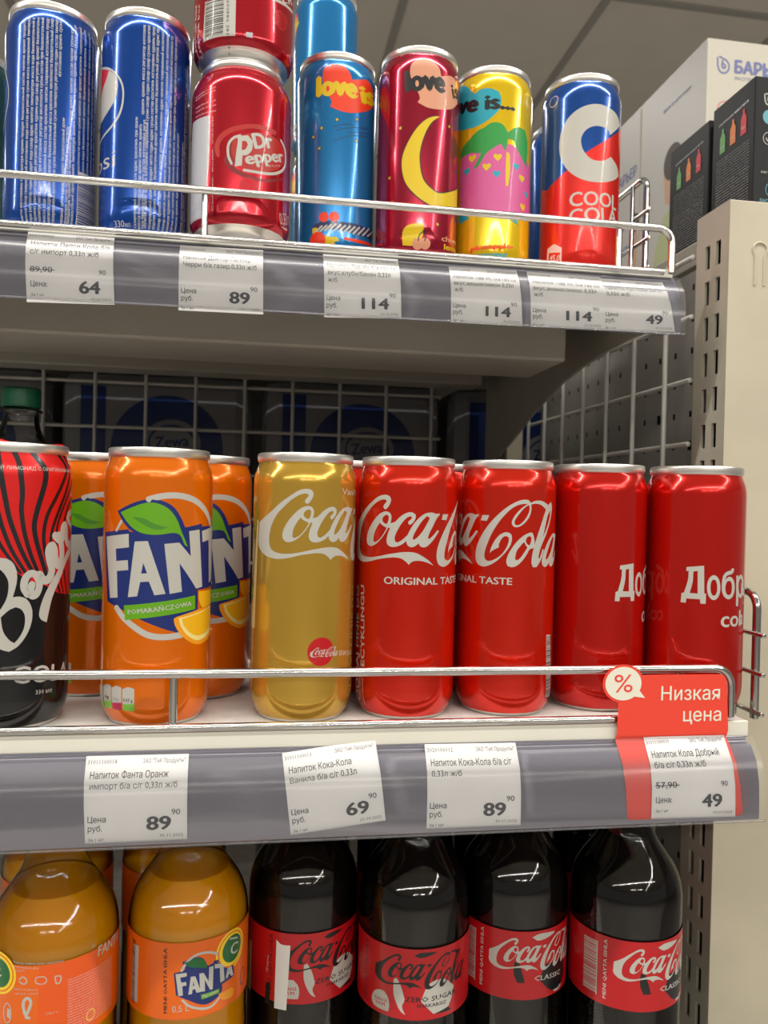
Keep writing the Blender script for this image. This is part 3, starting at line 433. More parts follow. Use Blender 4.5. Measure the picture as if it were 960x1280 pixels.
[[1.2,60.5],[1.1,54.7],[3.5,55.6],[4.9,58.9],[3.7,60.8]]],["t","white",3,"Dr",[9.2,57.1],[22.9,61.0],9.3,2.2],["t","white",3,"epper",[4.2,45.9],[33.3,55.9],7.4,2.0],["t","white",3,"B 0,33Л",[19.8,48.0],[29.2,51.3],1.3,0],["c","drring",1,[6.1,32.1],6.2],["c","dred",2,[6.1,32.1],5.4],["t","drring",3,"23",[3.1,29.2],[11.6,30.1],5.2,0],["p","lightgrey",1,[[-41.8,78.8],[-20.6,77.7],[-20.9,46.3],[-23.0,31.3],[-23.6,9.8],[-44.3,11.2],[-44.4,59.6]]],["t","white",1,"Состав: вода, сахар",[-16.8,16.3],[-18.3,76.6],0.9,0],["t","pink",1,"Energetska vrednost",[-36.0,92.6],[-16.6,94.5],1.1,0],["t","pink",1,"Energetska vrednost",[-35.9,90.9],[-16.6,92.5],1.2,0],["t","pink",1,"Energetska vrednost",[-35.6,85.6],[-16.4,86.1],1.2,0],["t","pink",1,"Energetska vrednost",[-35.5,83.1],[-16.3,83.1],1.1,0],["t","pink",1,"Energetska vrednost",[-35.3,80.0],[-16.2,79.4],1.2,0],["p","white",1,[[31.8,12.6],[43.0,15.1],[41.0,9.2],[31.5,7.4]]],["t","white",1,"0,33 л",[31.2,14.3],[46.1,18.8],7.5,0]],"dru":[["p","white",1,[[-27.1,38.5],[-4.5,35.8],[-4.5,1.7],[-28.8,3.3]]],["t","black",2,"6 435185 944009",[-8.3,2.9],[-8.6,35.8],2.0,0],["p","lightgrey",1,[[2.2,16.4],[6.5,16.6],[6.3,6.2],[2.2,6.0]]],["c","drring",1,[26.9,32.4],6],["c","dred",2,[26.9,32.4],5.2],["t","drring",3,"23",[22.7,28.5],[34.6,34.1],5.1,0],["p","white",1,[[17.0,43.3],[42.9,47.4],[43.1,45.5],[16.3,41.2]]],["t","white",1,"ER",[28.4,44.5],[42.6,51.0],5.0,1],["t","pink",1,"Napitak bez",[-38.3,8.4],[-38.2,42.2],3.3,1],["t","pink",1,"Napitak bez",[-33.6,6.3],[-33.5,40.0],2.5,1]],"drubar":[[-26.7,38.1],[-12.4,34.7],[-26.9,3.6]],"lblue":[["p","heartred",1,[[-12.9,130.0],[-11.2,134.3],[-6.7,135.9],[-1.1,135.9],[3.5,133.7],[6.5,129.8],[7.8,126.2],[13.6,127.9],[21.2,130.2],[27.5,127.4],[29.2,121.3],[28.2,114.5],[20.2,108.2],[9.0,103.5],[0.8,103.2],[-7.1,105.9],[-6.3,109.5],[-7.8,112.9],[-11.4,117.6],[-12.8,124.4]]],["t","ylw",2,"love",[-17.9,114.1],[12.6,114.4],13.3,3.4],["t","ylw",2,"is",[15.7,112.5],[31.8,116.6],11.7,3],["s","navy",1,0.5,[[-5.1,91.8],[2.1,94.4],[9.2,95.7]],0],["s","navy",1,0.5,[[-2.8,89.7],[4.5,92.2],[13.1,94.5],[24.4,96.8]],0],["s","navy",1,0.5,[[5.7,89.4],[14.6,91.3],[26.7,94.3]],0],["s","navy",1,0.5,[[-4.9,81.6],[1.2,85.1],[9.4,87.9],[24.6,91.2]],0],["p","navy",1,[[-19.1,23.2],[-12.2,27.0],[-0.8,27.2],[11.0,27.5],[37.6,27.2],[34.9,21.7],[15.2,20.5],[2.7,21.7],[-8.6,21.8]]],["s","white",2,1.3,[[-15.7,20.2],[-11.2,23.9]],0],["s","white",2,1.3,[[-12.2,20.5],[-7.8,24.2]],0],["s","white",2,1.3,[[-8.8,20.9],[-4.6,24.7]],0],["s","white",2,1.3,[[-5.5,21.4],[-1.3,25.3]],0],["s","white",2,1.3,[[-2.2,21.0],[1.9,25.1]],0],["s","white",2,1.3,[[1.0,20.6],[5.3,25.0]],0],["s","white",2,1.3,[[4.3,20.4],[8.8,25.1]],0],["s","white",2,1.3,[[7.8,20.4],[12.5,25.4]],0],["s","white",2,1.3,[[11.4,20.5],[16.5,25.9]],0],["s","white",2,1.3,[[15.4,20.8],[21.2,26.7]],0],["s","white",2,1.3,[[19.8,21.3],[27.1,28.0]],0],["s","white",2,1.3,[[25.3,22.3],[39.0,31.6]],0],["p","ylw",1,[[-18.4,23.1],[-15.2,23.3],[-12.0,19.1],[-6.2,16.7],[-0.6,16.4],[1.2,14.2],[-2.7,12.9],[-0.4,10.8],[-6.0,10.6],[-13.1,12.5],[-17.6,17.4]]],["c","heartred",2,[-14.3,14.2],6],["c","heartred",1,[-9.9,30.2],3.5],["c","heartred",1,[-2.6,30.4],3.5],["p","heartred",1,[[4.5,16.9],[15.3,17.1],[32.8,18.7],[31.1,16.4],[15.4,14.9],[4.6,15.2]]]],"lred":[["p","peach",1,[[-12.0,127.5],[-11.0,131.9],[-7.0,134.9],[-1.3,135.5],[4.7,133.8],[8.6,130.2],[10.1,125.4],[19.5,128.7],[26.6,127.8],[29.2,113.8],[20.4,106.5],[9.4,102.7],[0.7,102.4],[-6.3,105.5],[-4.7,108.3],[-5.9,111.8],[-9.5,118.1],[-11.3,122.8]]],["t","black",2,"love",[-15.2,113.3],[14.2,115.3],13.8,3.4],["t","black",2,"is",[21.7,114.6],[31.0,118.2],9.1,2],["p","black",1,[[10.2,98.5],[5.6,97.7],[-0.3,94.9],[-7.0,88.4],[-13.2,78.5],[-16.6,69.8],[-16.8,61.9],[-14.3,52.4],[-9.5,45.1],[-1.3,38.4],[8.6,35.0],[19.4,36.5],[38.2,43.5],[38.3,59.7],[22.9,51.5],[11.0,47.0],[4.4,49.2],[-0.5,54.4],[-3.0,63.4],[-3.2,72.5],[-0.0,84.1],[4.5,92.7]]],["p","ylw",2,[[9.8,97.8],[5.7,97.2],[-0.1,94.4],[-6.6,87.9],[-12.6,78.2],[-16.0,69.5],[-16.2,61.8],[-13.9,52.8],[-9.0,45.7],[-0.8,39.1],[8.9,35.8],[19.3,37.3],[38.3,44.4],[38.3,58.5],[22.9,50.6],[10.8,46.0],[3.7,48.5],[-1.3,53.9],[-3.7,63.1],[-3.9,72.7],[-0.8,84.5],[3.9,93.1]]],["p","ylw",1,[[-14.5,9.4],[-14.7,18.0],[-12.4,21.8],[-7.8,23.6],[-0.3,23.8],[-0.2,19.0],[-1.8,13.2],[-6.3,9.1]]],["c","peach",2,[-4.0,10.2],3.8],["c","peach",2,[1.3,10.6],3.8],["s","black",3,0.7,[[-3.9,12.0],[-2.5,16.6],[1.6,19.2]],0],["s","black",3,0.7,[[0.8,12.2],[1.4,15.7],[-0.8,19.5]],0],["t","peach",2,"cherry",[13.8,14.2],[38.3,17.2],3.4,1],["t","ylw",2,"lemon",[16.8,9.1],[38.3,11.8],3.7,1]],"stars":{"lred":[[-18.0,89.3],[-26.1,57.1],[-23.4,39.8],[10.0,24.7],[18.6,93.7]],"lblue":[[-2.2,97.3],[12.2,99.9],[-12.9,91.7],[-19.2,86.5],[-14.3,77.8],[12.1,84.9]]},"lyel":[["p","teal",1,[[-51.9,136.0],[-38.8,137.7],[-29.8,134.3],[-24.4,129.0],[-21.7,125.9],[-16.8,128.2],[-9.8,127.8],[-4.0,125.4],[-2.1,119.8],[-3.7,112.9],[-9.3,107.2],[-16.1,103.4],[-23.6,102.2],[-37.2,105.0],[-51.9,111.9]]],["t","black",2,"love",[-51.6,119.0],[-18.8,113.3],11.4,3.2],["t","black",2,"is...",[-14.0,113.4],[8.7,113.8],10.1,3],["p","magenta",1,[[-32.3,84.6],[-15.7,87.3],[1.6,89.3],[8.1,88.7],[30.0,79.0],[35.7,47.9],[12.5,40.2],[-30.7,41.5],[-34.3,64.2]]],["p","palm",2,[[-13.7,100.8],[-8.1,103.8],[-1.1,102.8],[3.2,97.5],[10.5,102.7],[19.1,102.8],[23.1,93.8],[21.5,76.9],[16.0,82.1],[11.0,87.1],[7.9,92.7],[3.4,93.0],[1.8,83.6],[-1.9,89.0],[-7.6,85.5],[-12.1,82.3],[-17.8,73.9],[-21.5,72.3],[-15.6,82.7],[-24.5,84.5],[-34.1,82.9],[-32.5,89.3],[-23.5,95.8],[-18.4,99.2]]],["p","ylw",2,[[2.4,83.7],[4.9,82.9],[5.6,71.6],[4.3,59.9],[2.4,59.7],[2.1,71.1]]],["h","ylw",3,[-22.4,80.5],3.2],["h","ylw",3,[-3.8,79.5],3.2],["h","ylw",3,[-11.5,72.9],3.2],["h","ylw",3,[16.6,67.8],3.2],["h","ylw",3,[18.4,48.0],3.2],["h","teal",3,[-26.7,72.2],3.0],["h","teal",3,[-4.3,67.8],3.0],["h","teal",3,[10.6,74.9],3.0],["h","teal",3,[22.5,58.0],3.0],["p","teal",2,[[-33.2,35.8],[-23.2,38.0],[-30.8,44.5],[-33.5,42.9]]],["p","teal",2,[[4.2,37.0],[13.5,34.0],[10.2,42.6],[4.8,41.6]]],["t","heartred",2,"pineapple-",[-22.2,14.1],[10.3,16.1],3.7,2],["t","teal",2,"coconut",[-17.3,9.2],[5.7,9.8],3.4,2]],"cool":[["p","cred",1,[[-50.7,71.3],[-37.8,66.4],[-20.6,76.2],[-8.2,86.7],[7.7,97.6],[32.7,115.7],[32.5,6.3],[-48.7,7.3]]],["p","white",2,[[25.3,113.8],[19.8,118.7],[9.9,121.3],[1.5,122.3],[-6.8,121.3],[-14.6,118.2],[-21.5,112.6],[-25.7,105.0],[-27.1,94.8],[-25.2,84.9],[-19.3,75.4],[-11.1,69.1],[-3.0,66.7],[7.2,67.5],[17.5,71.5],[25.8,77.3],[22.2,81.9],[12.8,86.9],[8.1,83.7],[2.7,82.0],[-3.5,82.9],[-8.2,87.5],[-10.6,92.8],[-10.7,98.6],[-7.5,103.7],[-1.7,106.4],[4.6,106.5],[9.7,105.0],[11.4,102.0]]],["t","white",2,"COOL",[-18.1,49.5],[21.9,50.5],10.0,1],["t","white",2,"COLA",[-17.8,37.3],[22.6,40.6],9.9,1],["p","pink",2,[[-36.0,22.9],[-29.3,25.0],[-23.0,21.1],[-23.1,9.4],[-36.6,12.9]],
[[-34.1,19.4],[-24.2,17.8],[-24.3,11.4],[-34.6,13.6]]],["t","pink",2,"45,0",[-33.6,13.7],[-24.8,11.8],4.1,1],["r","pink",1,[-33.4,129.8],4.2,3.7]],"cz":[["t","black",1,"MENI QAYTA ISHLA",[-36.3,89.8],[-36.0,124.2],2.7,0],["p","white",1,[[-31.8,93.6],[-30.3,97.3],[-26.9,99.8],[-23.2,100.1],[-20.6,97.2],[-19.8,93.0],[-20.4,89.5],[-22.9,89.4],[-29.5,89.7],[-31.7,91.3]]],["t","cokered",2,"YANGI",[-29.9,93.7],[-21.5,94.3],1.9,1],["t","cokered",2,"TA'M",[-29.1,91.4],[-22.5,91.7],1.9,1],["p","white",1,[[-17.5,108.5],[-15.7,109.5],[-13.3,105.6],[-11.7,100.7],[-11.1,97.8],[-12.3,94.0],[-10.4,89.7],[-13.0,91.3],[-15.3,94.9],[-17.3,100.4]]],["p","white",1,[[1.9,106.2],[7.3,108.6],[12.5,107.7],[18.6,102.3],[17.7,97.0],[14.9,91.7],[5.4,89.9],[-2.0,97.6]]],["p","black",1,[[5.4,89.9],[14.9,91.7],[17.2,89.3],[13.1,89.3]]],["p","black",1,[[-6.1,122.8],[-2.3,124.5],[7.3,124.2],[3.8,122.9],[-3.0,121.6]]],["t","black",3,"ZERO SUGAR",[-10.8,97.2],[20.5,97.4],2.8,1],["t","black",3,"SHAKARSIZ",[-4.2,94.3],[13.4,94.0],1.9,1]],"cc":[["t","white",1,"MENI QAYTA ISHLA",[-28.4,90.7],[-28.2,124.8],2.0,1],["p","white",1,[[0.7,123.2],[5.5,124.8],[16.4,124.1],[15.4,122.8],[4.8,120.9]]],["p","black",1,[[-9.4,109.0],[-6.7,108.5],[-4.6,102.5],[-3.1,97.1],[-7.5,96.9],[-9.6,102.2]]],["p","black",1,[[10.0,106.2],[25.6,106.2],[28.2,95.2],[23.4,89.1],[14.2,90.0],[5.5,98.3]]],["t","white",3,"CLASSIC",[2.5,97.9],[22.7,96.4],2.9,1],["s","white",2,1.2,[[17.2,88.9],[20.7,88.6],[23.4,89.8]],0]],"cc4bar":[[-52.9,120.8],[-41.9,122.2],[-42.5,92.2]],"cz1":[["p","paper",4,[[-17.4,123.3],[-14.4,121.2],[-9.0,121.2],[-10.6,81.0],[-14.2,80.7],[-18.0,82.1]]],["p","black",1,[[-24.0,97.2],[-20.9,98.0],[-21.1,85.4],[-24.7,84.9]]],["t","white",1,"Qayta",[-23.2,103.0],[-22.2,113.2],1.3,0],["p","goldlight",1,[[-46.6,112.6],[-38.9,114.6],[-39.2,85.4],[-51.0,81.3]]]],"fbb":[["p","blue",1,[[-4.8,125.7],[0.2,127.0],[0.9,128.0],[-0.6,131.5],[6.6,133.2],[10.2,131.7],[12.6,127.3],[15.7,127.9],[16.1,128.9],[21.7,128.0],[27.7,124.1],[29.7,116.7],[29.1,115.4],[21.1,114.6],[21.2,111.5],[18.6,108.8],[11.5,107.2],[2.0,111.7],[-3.4,114.2]]],["p","darkgreen2",2,[[0.5,130.7],[6.6,132.8],[10.3,131.3],[12.0,128.3],[12.2,126.3],[11.1,126.6],[7.4,127.5],[3.1,128.6]]],["p","white",2,[[-3.9,125.3],[1.7,125.8],[1.9,123.9],[-1.5,123.4],[-0.9,120.8],[1.6,121.0],[1.8,119.1],[-0.3,118.9],[0.1,114.1],[-2.2,113.8]]],["p","white",2,[[3.9,123.4],[6.2,123.3],[9.3,114.5],[7.0,114.5],[6.2,116.6],[4.9,116.5],[4.7,114.3],[2.8,114.2]],
[[5.2,120.9],[5.8,118.4],[5.0,118.4]]],["p","white",2,[[8.2,124.3],[10.4,124.2],[13.2,119.0],[13.4,126.4],[15.8,126.2],[15.6,114.1],[14.1,114.2],[11.1,120.3],[11.4,114.3],[8.8,114.6]]],["p","white",2,[[16.4,126.9],[24.1,125.0],[24.3,123.0],[21.8,123.5],[22.7,116.2],[20.0,115.8],[19.5,123.9],[16.6,124.6]]],["p","white",2,[[25.1,123.4],[26.7,123.5],[29.1,115.8],[27.1,116.3],[26.3,117.9],[25.3,118.0],[25.0,116.5],[23.4,116.6]],
[[25.4,121.4],[25.8,119.3],[25.1,119.5]]],["s","white",1,1.3,[[-0.8,127.0],[1.6,130.9],[5.8,134.1],[10.9,134.6],[16.4,132.8],[22.6,127.6]],0],["s","white",1,1.3,[[-0.1,111.5],[2.8,108.6],[7.1,106.4],[12.3,105.0],[16.2,105.6],[19.9,108.3]],0],["p","green",3,[[9.2,113.0],[19.4,113.0],[19.4,110.8],[9.6,110.4]]],["t","white",4,"Apelsin",[9.9,111.1],[18.6,111.5],1.6,1],["p","rind",1,[[19.0,110.2],[28.2,109.8],[29.7,107.4],[28.9,104.8],[26.2,104.7],[22.2,105.8],[19.9,107.9]]],["c","ylw2",1,[27.5,130.7],10.5],["c","forange",2,[27.5,130.7],9.3],["c","ylw2",3,[27.5,130.7],8.6],["c","darkgreen2",4,[28.1,130.9],7.2],["t","white",5,"C",[26.0,128.0],[31.8,127.1],5.8,1],["s","white",5,0.9,[[26.1,136.7],[31.5,135.0]],0],["p","darkgreen2",4,[[23.9,130.0],[28.8,126.3],[25.1,125.0]]],["t","black",1,"MENI OAYTA ISHLA",[-7.9,104.6],[-8.6,138.5],1.9,1],["t","white",1,"0,5 L",[-5.2,105.4],[3.4,105.7],3.3,0],["p","white",1,[[-32.3,135.0],[-26.6,135.7],[-27.1,105.5],[-33.5,105.3]]],["r","blue",1,[38.2,110.5],2.5,4.5]],"fbbar":[[-34.0,133.1],[-28.7,133.8],[-29.4,105.3]],"fba":[["c","ylw2",1,[-21.1,135.4],10.5],["c","forange",2,[-21.1,135.4],9.3],["c","ylw2",3,[-21.1,135.4],8.6],["c","darkgreen2",4,[-21.1,135.4],7.2],["t","white",5,"C",[-26.5,131.8],[-19.0,133.9],4.2,1],["t","white",1,"FANTA",[29.7,136.8],[49.3,135.5],5.1,1],["t","white",1,"Tashqi etikka bilan tanishing",[-12.5,142.0],[11.8,141.2],1.1,0],["t","white",1,"O'zbekiston shahar suv manba",[-12.4,139.9],[11.8,139.1],1.1,0],["t","white",1,"Foydalanish",[-12.4,137.9],[-6.2,138.4],1.0,0],["s","white",1,0.5,[[-0.7,135.4],[3.5,135.0],[3.6,132.2],[-0.7,132.7],[-0.7,135.4]],0],["s","white",1,0.6,[[-9.0,134.0],[-6.9,135.6],[-5.1,133.6],[-6.4,132.1],[-9.0,133.3]],0],["s","white",1,0.6,[[8.0,134.7],[10.6,134.1],[10.0,131.0],[8.6,131.3],[8.0,134.7]],0],["t","white",1,"Saqlash muddati va sharoiti bilan",[-12.2,129.1],[10.1,128.6],1.0,0],["t","white",1,"tanishib chiqing",[-11.1,126.8],[0.7,127.2],0.9,0],["s","white",1,1.5,[[-5.8,117.5],[-6.6,122.4],[-4.9,125.2],[-3.0,123.5],[-3.8,119.6],[-5.1,116.1],[-3.7,115.5]],0],["t","white",1,"SAYT",[3.9,116.6],[9.7,116.1],1.0,0],["r","ylw2",1,[26.1,108.9],2.3,2.6],["r","white",1,[-15.2,116.7],2.2,4.8],["p","white",1,[[-15.3,114.9],[-15.3,119.1],[-13.7,118.7],[-13.5,114.2]]]],"fbatext":[[[13.9,135.7],[56.0,126.4]],
[[13.9,134.5],[56.0,125.1]],
[[13.9,133.4],[56.0,123.7]],
[[14.0,132.3],[56.0,122.4]],
[[14.0,131.1],[56.0,121.1]],
[[14.0,130.0],[56.0,119.8]],
[[14.0,128.8],[56.0,118.5]],
[[14.1,127.7],[56.0,117.2]],
[[14.1,126.6],[56.0,115.8]],
[[14.1,125.4],[56.0,114.5]],
[[14.1,124.3],[56.0,113.2]],
[[14.1,123.2],[56.0,111.9]],
[[14.2,122.0],[56.0,110.6]],
[[14.2,120.9],[56.0,109.2]],
[[14.2,119.7],[56.0,107.9]],
[[14.2,118.6],[56.0,106.6]],
[[14.2,117.5],[56.0,105.3]],
[[14.3,116.3],[56.0,104.0]],
[[14.3,115.2],[56.0,102.7]],
[[14.3,114.0],[56.0,101.3]]]}''')
CY = json.loads('''{"fanta": [-0.0535, 0.4505, -0.1187, 0.0288], "gold": [0.0265, 0.4522, -0.1187, 0.0288], "cola1": [0.0862, 0.4541, -0.1187, 0.0288], "cola2": [0.147, 0.457, -0.1187, 0.0288], "dob1": [0.2072, 0.4625, -0.1187, 0.0288], "dob2": [0.2653, 0.4513, -0.1187, 0.0288], "pep1": [-0.1404, 0.5586, 0.1678, 0.0288], "pep2": [-0.0794, 0.5538, 0.1678, 0.0288], "lblue": [0.0505, 0.5784, 0.1678, 0.0288], "lred": [0.1074, 0.5597, 0.1678, 0.0288], "lyel": [0.1658, 0.5726, 0.1678, 0.0288], "cool": [0.2336, 0.5691, 0.1678, 0.0288], "bon": [-0.128, 0.4472, -0.1187, 0.0288], "dr": [-0.016, 0.5468, 0.1678, 0.033], "dru": [-0.016, 0.5468, 0.2808, 0.033], "fb1": [-0.1013, 0.44, -0.3705, 0.0325], "fb2": [-0.0328, 0.4518, -0.3705, 0.0325], "cb1": [0.0325, 0.478, -0.3705, 0.0325], "cb2": [0.0966, 0.4576, -0.3705, 0.0325], "cb3": [0.161, 0.468, -0.3705, 0.0325], "cb4": [0.2252, 0.4492, -0.3705, 0.0325]}''')

# ------------------------------------------------------------------ the room
mb = MB(); mb.add([(-9, -9, -H0), (9, -9, -H0), (9, 9, -H0), (-9, 9, -H0)], [(0, 1, 2, 3)], 'floor_tile'); struct(mb.build('floor'))
mb = MB(); mb.box(-9, 9, -9, 9, 1.5, 1.55, 'ceiling_tile'); ceil = struct(mb.build('ceiling'))
mb = MB()
for i in range(-14, 15): x = 0.395+.585*i; mb.box(x-.012, x+.012, -8.9, 8.9, 1.494, 1.5, 'ceiling_bar')
for i in range(-8, 6): y = 2.2+1.2*i; mb.box(-8.9, 8.9, y-.012, y+.012, 1.493, 1.4995, 'ceiling_bar')
o = mb.build('ceiling_grid'); o['kind'] = 'structure'
mb = MB(); mb.box(-9, 9, 8.9, 9, -H0, 1.5, 'wall_paint'); struct(mb.build('wall_back'))

# ------------------------------------------------------------------ shelves
XL = -.73
Zm, Zt, ZB = -.1187, .1678, -.3705
PM = [(-.1705, .4003), (-.1697, .3995), (-.160, .3997), (-.150, .4003), (-.139, .403), (-.131, .409), (-.127, .412)]
def strip(mb, prof, x0, x1, mname, off=0, thick=0, zend=None, smooth=True):
    """prof of (z, y): a sheet extruded along the shelf; zend lifts the lower edge towards the right end"""
    vs = []; n = len(prof)
    for x in (x0, x1):
        for (z, y) in prof:
            dz = 0
            if zend and x == x1: t = (prof[-1][0]-z)/(prof[-1][0]-prof[0][0]); dz = zend*t
            vs.append((x, y+off, z+dz))
    fs = [(i, n+i, n+i+1, i+1) for i in range(n-1)]
    if thick:
        k = len(vs); vs += [(x, y+thick, z) for x, y, z in vs]; fs += [(k+i+1, k+n+i+1, k+n+i, k+i) for i in range(n-1)]
        fs += [(0, k, k+n, n), (n-1, 2*n-1, k+2*n-1, k+n-1)]
        for e in (0, n): fs += [(e+i, e+i+1, k+e+i+1, k+e+i) for i in range(n-1)]
    mb.add(vs, fs, mname, smooth=smooth)

# middle shelf
sh = thing('store_shelf', 'middle cream metal shelf under the row of standing orange, gold and red cans', 'shelf', (0, 0, 0))
mb = MB(); mb.box(XL, .279, .4155, .92, Zm-.004, Zm, 'shelf_top'); mb.build('board', sh)
mb = MB(); mb.box(XL, .2795, .4136, .4155, Zm-.0085, Zm+.0002, 'lip_white', .0005); mb.box(XL, .279, .4155, .4175, Zm-.045, Zm-.004, 'shelf_paint')
mb.box(XL, .279, .44, .50, Zm-.03, Zm-.004, 'shelf_paint'); mb.build('front_lip', sh)
mb = MB()
for k, (za, zb_, y) in enumerate(((-.1272, -.1285, .4142), (-.1285, -.1298, .4148), (-.1298, -.132, .4138))): mb.box(XL, .279, y, .4155, zb_, za, 'channel_plastic', .0003)
strip(mb, [(z, y) for z, y in PM[:-1]], XL, .2795, 'channel_plastic', .0022, .0010)
pcn = mb.build('price_channel', sh)
mb = MB(); strip(mb, PM, XL, .2815, 'flap_clear', 0)
mb.tube([(XL, .3995, -.1702), (.2815, .3995, -.1702)], .0006, 'flap_clear', 8); mb.build('clear_flap', pcn)
mb = MB()
yz = [(.47, Zm-.004), (.93, Zm-.004), (.93, Zm-.13), (.80, Zm-.09), (.66, Zm-.045), (.47, Zm-.025)]
def plate(mb, yz, x0, x1, m):
    n = len(yz); vs = [(x0, y, z) for y, z in yz]+[(x1, y, z) for y, z in yz]
    mb.add(vs, [tuple(range(n))[::-1], tuple(range(n, 2*n))]+[(i, (i+1) % n, n+(i+1) % n, n+i) for i in range(n)], m)
plate(mb, yz, .276, .278, 'shelf_shaded'); mb.build('bracket', sh)

# top shelf
sh = thing('store_shelf', 'upper cream metal shelf with the blue, yellow and dark red cans', 'shelf', (0, 0, 0))
mb = MB(); mb.box(XL, .27, .519, .92, Zt-.005, Zt, 'shelf_top'); mb.box(XL, .27, .519, .92, Zt-.0056, Zt-.005, 'shelf_shaded'); mb.build('board', sh)
mb = MB(); mb.box(XL, .281, .5150, .519, Zt-.0058, Zt+.0002, 'lip_white', .0004); mb.box(XL, .27, .519, .521, Zt-.03, Zt-.005, 'shelf_paint'); mb.build('front_lip', sh)
PT = [(.1155, .505), (.117, .504), (.130, .504), (.140, .5045), (.150, .507), (.158, .512), (.1625, .515)]
mb = MB(); strip(mb, PT, XL, .283, 'channel_plastic', .0022, .001, .0055); pcn = mb.build('price_channel', sh)
mb = MB(); strip(mb, PT, XL, .2855, 'flap_clear', 0, 0, .0055)
mb.tube([(XL, .504, .1158), (.2855, .504, .1213)], .0006, 'flap_clear', 8); mb.build('clear_flap', pcn)
mb = MB(); mb.box(XL, .23, .578, .66, .1125, Zt-.0056, 'shelf_paint', .002); mb.build('front_beam', sh)
mb = MB(); mb.box(XL, .245, .86, .90, .136, Zt-.0056, 'shelf_paint', .002)
mb.tube([(XL, .80, .150), (.24, .80, .150)], .004, 'shelf_shaded', 8)
for i in range(18):
    x = -.68+i*.052
    for y in (.70, .745): mb.tube([(x, y, Zt-.0056), (x, y, Zt-.010)], .0028, 'chrome', 8)
mb.build('rear_beam', sh)
mb = MB()
yz = [(.52, .163), (.93, .163), (.93, .042)] + [(.905, .048), (.875, .0588), (.833, .071), (.77, .0925), (.73, .104), (.687, .1145), (.64, .1215), (.5965, .1255), (.56, .127), (.525, .127)]
plate(mb, yz, .270, .2725, 'shelf_paint'); mb.build('bracket', sh)

# lowest shelf that carries the bottles
sh = thing('store_shelf', 'low cream metal shelf that carries the plastic bottles', 'shelf', (0, 0, 0))
mb = MB(); mb.box(XL, .279, .38, .92, ZB-.02, ZB, 'shelf_top'); mb.build('board', sh)
mb = MB(); mb.box(XL, .279, .372, .38, ZB-.05, ZB+.002, 'lip_white', .001); mb.build('front_lip', sh)
mb = MB(); plate(mb, [(.47, ZB-.02), (.93, ZB-.02), (.93, ZB-.14), (.7, ZB-.06), (.47, ZB-.05)], .276, .278, 'shelf_shaded'); mb.build('bracket', sh)

# wire guards along the shelf fronts
def guard(label, Y, zt, zb, x1, posts, r=.0025):
    g = thing('wire_guard', label, 'shelf guard', (0, 0, 0))
    mb = MB(); c = .010; pts = [(XL, Y, zt), (x1-c, Y, zt)]
    for k in range(1, 7): a = PI/2*k/6; pts.append((x1-c+c*math.sin(a), Y, zt-c+c*math.cos(a)))
    pts.append((x1, Y, zb)); mb.tube(pts, r, 'chrome', 14); mb.build('top_rail', g)
    mb = MB(); mb.tube([(XL, Y-.0005, zb), (x1-.006, Y-.0005, zb)], r*.85, 'chrome', 14); mb.build('bottom_rail', g)
    for x in posts:
        mb = MB(); mb.tube([(x, Y+.0022, zt), (x, Y+.0022, zb)], r*.9, 'chrome', 12); mb.build('post', g)
    return g
guard('long chrome wire guard in front of the cans on the middle shelf', .4150, -.0885, Zm+.0026, .2685, (-.597, -.319, -.0405, .2385))
guard('long chrome wire guard in front of the cans on the upper shelf', .5105, .194, .1640, .2775, (-.589, -.313, -.0366, .2397))
def divider(label, X, yf, yb, z0, z1, zs, r=.0025):
    g = thing('wire_divider', label, 'shelf divider', (0, 0, 0))
    mb = MB(); c = .010; pts = [(X, yf, z0), (X, yf, z1-c)]
    for k in range(1, 7): a = PI/2*k/6; pts.append((X, yf+c-c*math.cos(a), z1-c+c*math.sin(a)))
    pts += [(X, yb, z1), (X, yb, z0)]; mb.tube(pts, r, 'chrome', 14); mb.build('frame', g)
    for z in zs:
        mb = MB(); mb.tube([(X-.003, yf-.012, z), (X-.003, yb+.004, z)], .0015, 'chrome', 8); mb.build('cross_wire', g)
    mb = MB(); mb.tube([(X-.006, yf+.012, z0), (X-.006, yf+.012, z1-.004)], .0018, 'chrome', 10); mb.build('upright_wire', g)
divider('chrome wire divider right of the last red can on the middle shelf', .302, .4415, .86, Zm-.006, -.0485, (-.0728, -.0964, -.1200))
divider('chrome wire divider at the right end of the upper shelf', .300, .594, .88, Zt, .266, (.2357, .2135, .1905))

